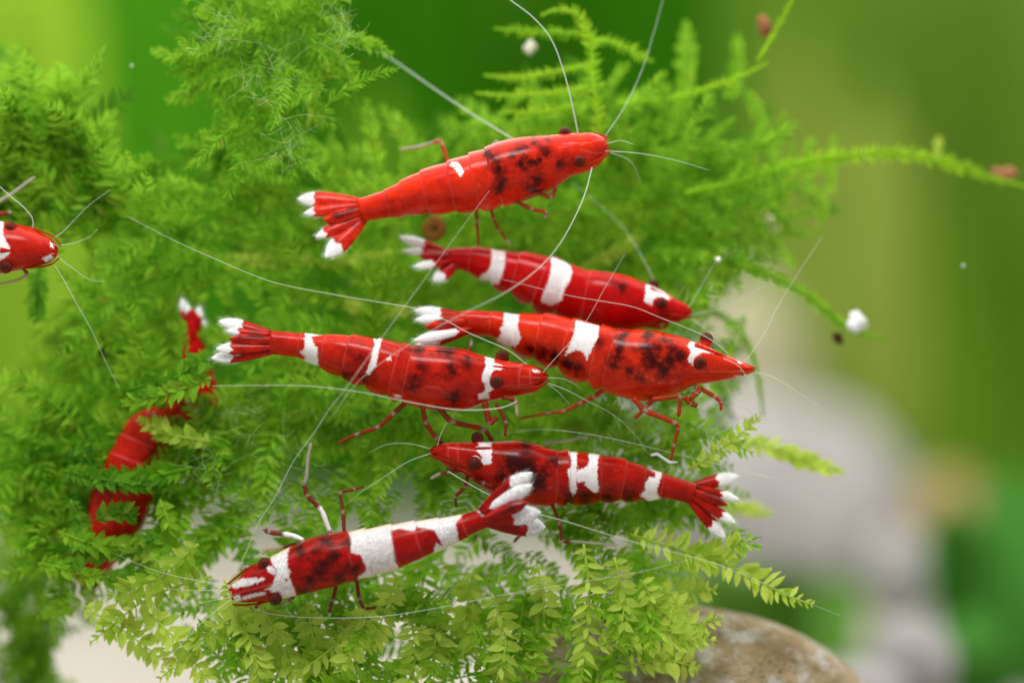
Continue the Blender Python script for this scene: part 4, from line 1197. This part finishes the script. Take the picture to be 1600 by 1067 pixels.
for i, q in enumerate(([(960,1000),(1040,995),(1120,1000)],[(980,1040),(1040,1030),(1095,1045)],[(950,960),(1020,945),(1090,948)],[(1000,930),(1060,925),(1120,920)])):
    strand(LOWER, q, 0.1 + 0.1*i, 0.30, 0.12, MOSS_BRIGHT, stem=0.022, angle=80, spread=0.9, seed=190+i)
def hairs(root, centres, n, ln, y):
    V, F = [], []; b = np.array(root.location)
    for _ in range(n):
        cx, cy, sd = centres[int(rng.integers(len(centres)))]
        p0 = P(cx + rng.normal(0, sd), cy + rng.normal(0, sd), y + rng.normal(0, 0.2)); d = unit(rng.normal(0, 1, 3)*np.array([1, .5, 1])); e = unit(rng.normal(0, 1, 3))
        q = np.linspace(0, 1, 7)[:, None]; L = ln*rng.uniform(.5, 1.3)
        v, f = tube(p0 + d*q*L + e*(q**2)*L*0.5, np.linspace(.0045, .002, 7), 3)
        o = len(V); V += list(v - b); F += [tuple(o + i for i in x) for x in f]
    link('algae_hair', mesh_np('algae_hair', V, F), M_HAIR, root, kind='stuff')
M_HAIR = simple('algae_hair', (0.45, 0.58, 0.25, 1), 0.5, 0.5)
hairs(COLUMN, [(350,40,14),(400,135,16),(440,110,18),(330,60,10),(520,40,20),(470,190,16),(450,230,14),(540,60,14)], 150, 0.42, 0.1)
hairs(LOWER, [(1110,660,22),(980,650,26),(1000,700,30),(450,700,30),(380,650,24),(320,730,20)], 160, 0.4, 0.35)
# brown rock
def rock_material():
    t = NT('brown_rock'); a = t.noise(1.6, 6, 0.65); b = t.noise(7, 5, 0.7); w = t.noise(2.6, 5, 0.6)
    c = t.mix(t.ramp(a, .38, .62), (0.52, 0.39, 0.25, 1), (0.36, 0.26, 0.14, 1))
    c = t.mix(t.ramp(b, .52, .68), c, (0.19, 0.16, 0.06, 1))
    c = t.mix(t.ramp(w, .46, .68), c, (0.64, 0.60, 0.55, 1))
    t.base(c); t.set(Roughness=0.85); t.bump(t.math('ADD', b, t.math('MULTIPLY', a, 1.5)), 0.2, 1.0)
    return t.m
o = link('rock', stone_mesh('rock', 1.0, 11, (4.5, 3.0, 4.6), 0.10, 120, 80), rock_material())
o.location = tuple(P(1075, 1405, 2.6)); tag(o, 'brown and white weathered rock at the bottom edge, right of centre under the moss', 'rock')

# small things
def fleck(px, py, y, r, col, label, cat='fleck', name='fleck', sq=(1, .8, 1.1)):
    V, F = ball((0, 0, 0), r/100, 14, 10, sq); V = np.array(V)
    u = V / (r/100)
    V = V * (1 + 0.22*np.sin(u @ np.array([3.1, 2.1, 2.7]) + px) + 0.16*np.sin(u @ np.array([-4.3, 5.2, 3.3]) + py) + 0.08*np.sin(u @ np.array([9., -7, 8])))[:, None]
    o = link(name, mesh_np(name, V, F), simple('fleck_' + str(px), col, 0.6)); o.location = tuple(P(px, py, y))
    tag(o, label, cat)
fleck(1338, 503, 1.8, 14, (0.85, 0.85, 0.88, 1), 'white fleck caught near the tip of the drooping moss runner')
fleck(1309, 528, 1.9, 9, (0.05, 0.025, 0.008, 1), 'dark brown speck hanging just below the white fleck on the moss runner')
fleck(828, 75, 2.0, 9, (0.80, 0.78, 0.66, 1), 'cream fleck in the moss spray near the top, left of the arched tip')
fleck(1208, 350, 2.6, 13, (0.70, 0.62, 0.55, 1), 'pale pinkish fleck at the right side of the upper moss spray')
fleck(1195, 42, 2.6, 15, (0.30, 0.12, 0.05, 1), 'reddish brown withered bit beside the topmost moss tip at right', sq=(.8, .7, 1.2))
fleck(1568, 272, 2.9, 14, (0.35, 0.14, 0.07, 1), 'brown withered bit on the moss runner at the right edge', sq=(1.4, .7, .8))
fleck(1122, 406, 0.9, 4, (0.9, 0.92, 0.9, 1), 'tiny air bubble at the tip of the second shrimp feeler', 'bubble', 'bubble', (1, 1, 1))
fleck(206, 103, 1.2, 1.6, (0.8, 0.9, 0.85, 1), 'tiny speck drifting in the green water at upper left', 'speck', 'speck')
fleck(1505, 415, 1.5, 2.2, (0.7, 0.85, 0.75, 1), 'tiny speck drifting in the green water at right', 'speck', 'speck')
# little ring-shaped snail
root = thing('snail', 'small brown coiled snail, blurred, under the topmost shrimp', 'snail', P(676, 358, 1.6))
n = 60; q = np.linspace(0, 1, n); ang = q*4.6*math.pi; rr = 0.17*(0.28 + 0.72*q)
pts = np.stack([rr*np.cos(ang), -0.05*(1 - q), rr*np.sin(ang)], 1)
V, F = tube(pts, 0.022 + 0.05*q, 10)
link('shell', mesh_np('shell', V, F), simple('snail_shell', (0.17, 0.07, 0.012, 1), 0.35), root)
V, F = ball((0.05, -0.03, 0.02), 0.06, 12, 8); link('body', mesh_np('body', V, F), simple('snail_body', (0.06, 0.012, 0.006, 1), 0.4), root)
# shed leg husk
V, F = tube(np.array([P(*p, 0.1) for p in ((1017,711),(1027,709),(1034,714),(1046,722),(1059,722))]), [.018, .026, .02, .024, .012], 8)
b = P(1035, 715, 0.1)
o = link('shed_leg', mesh_np('shed_leg', np.array(V) - b, F), simple('husk', (0.8, 0.85, 0.88, 1), 0.3, 0.8)); o.location = tuple(b)
tag(o, 'pale bent shed leg lying at the foot of the long red leg', 'shed leg')
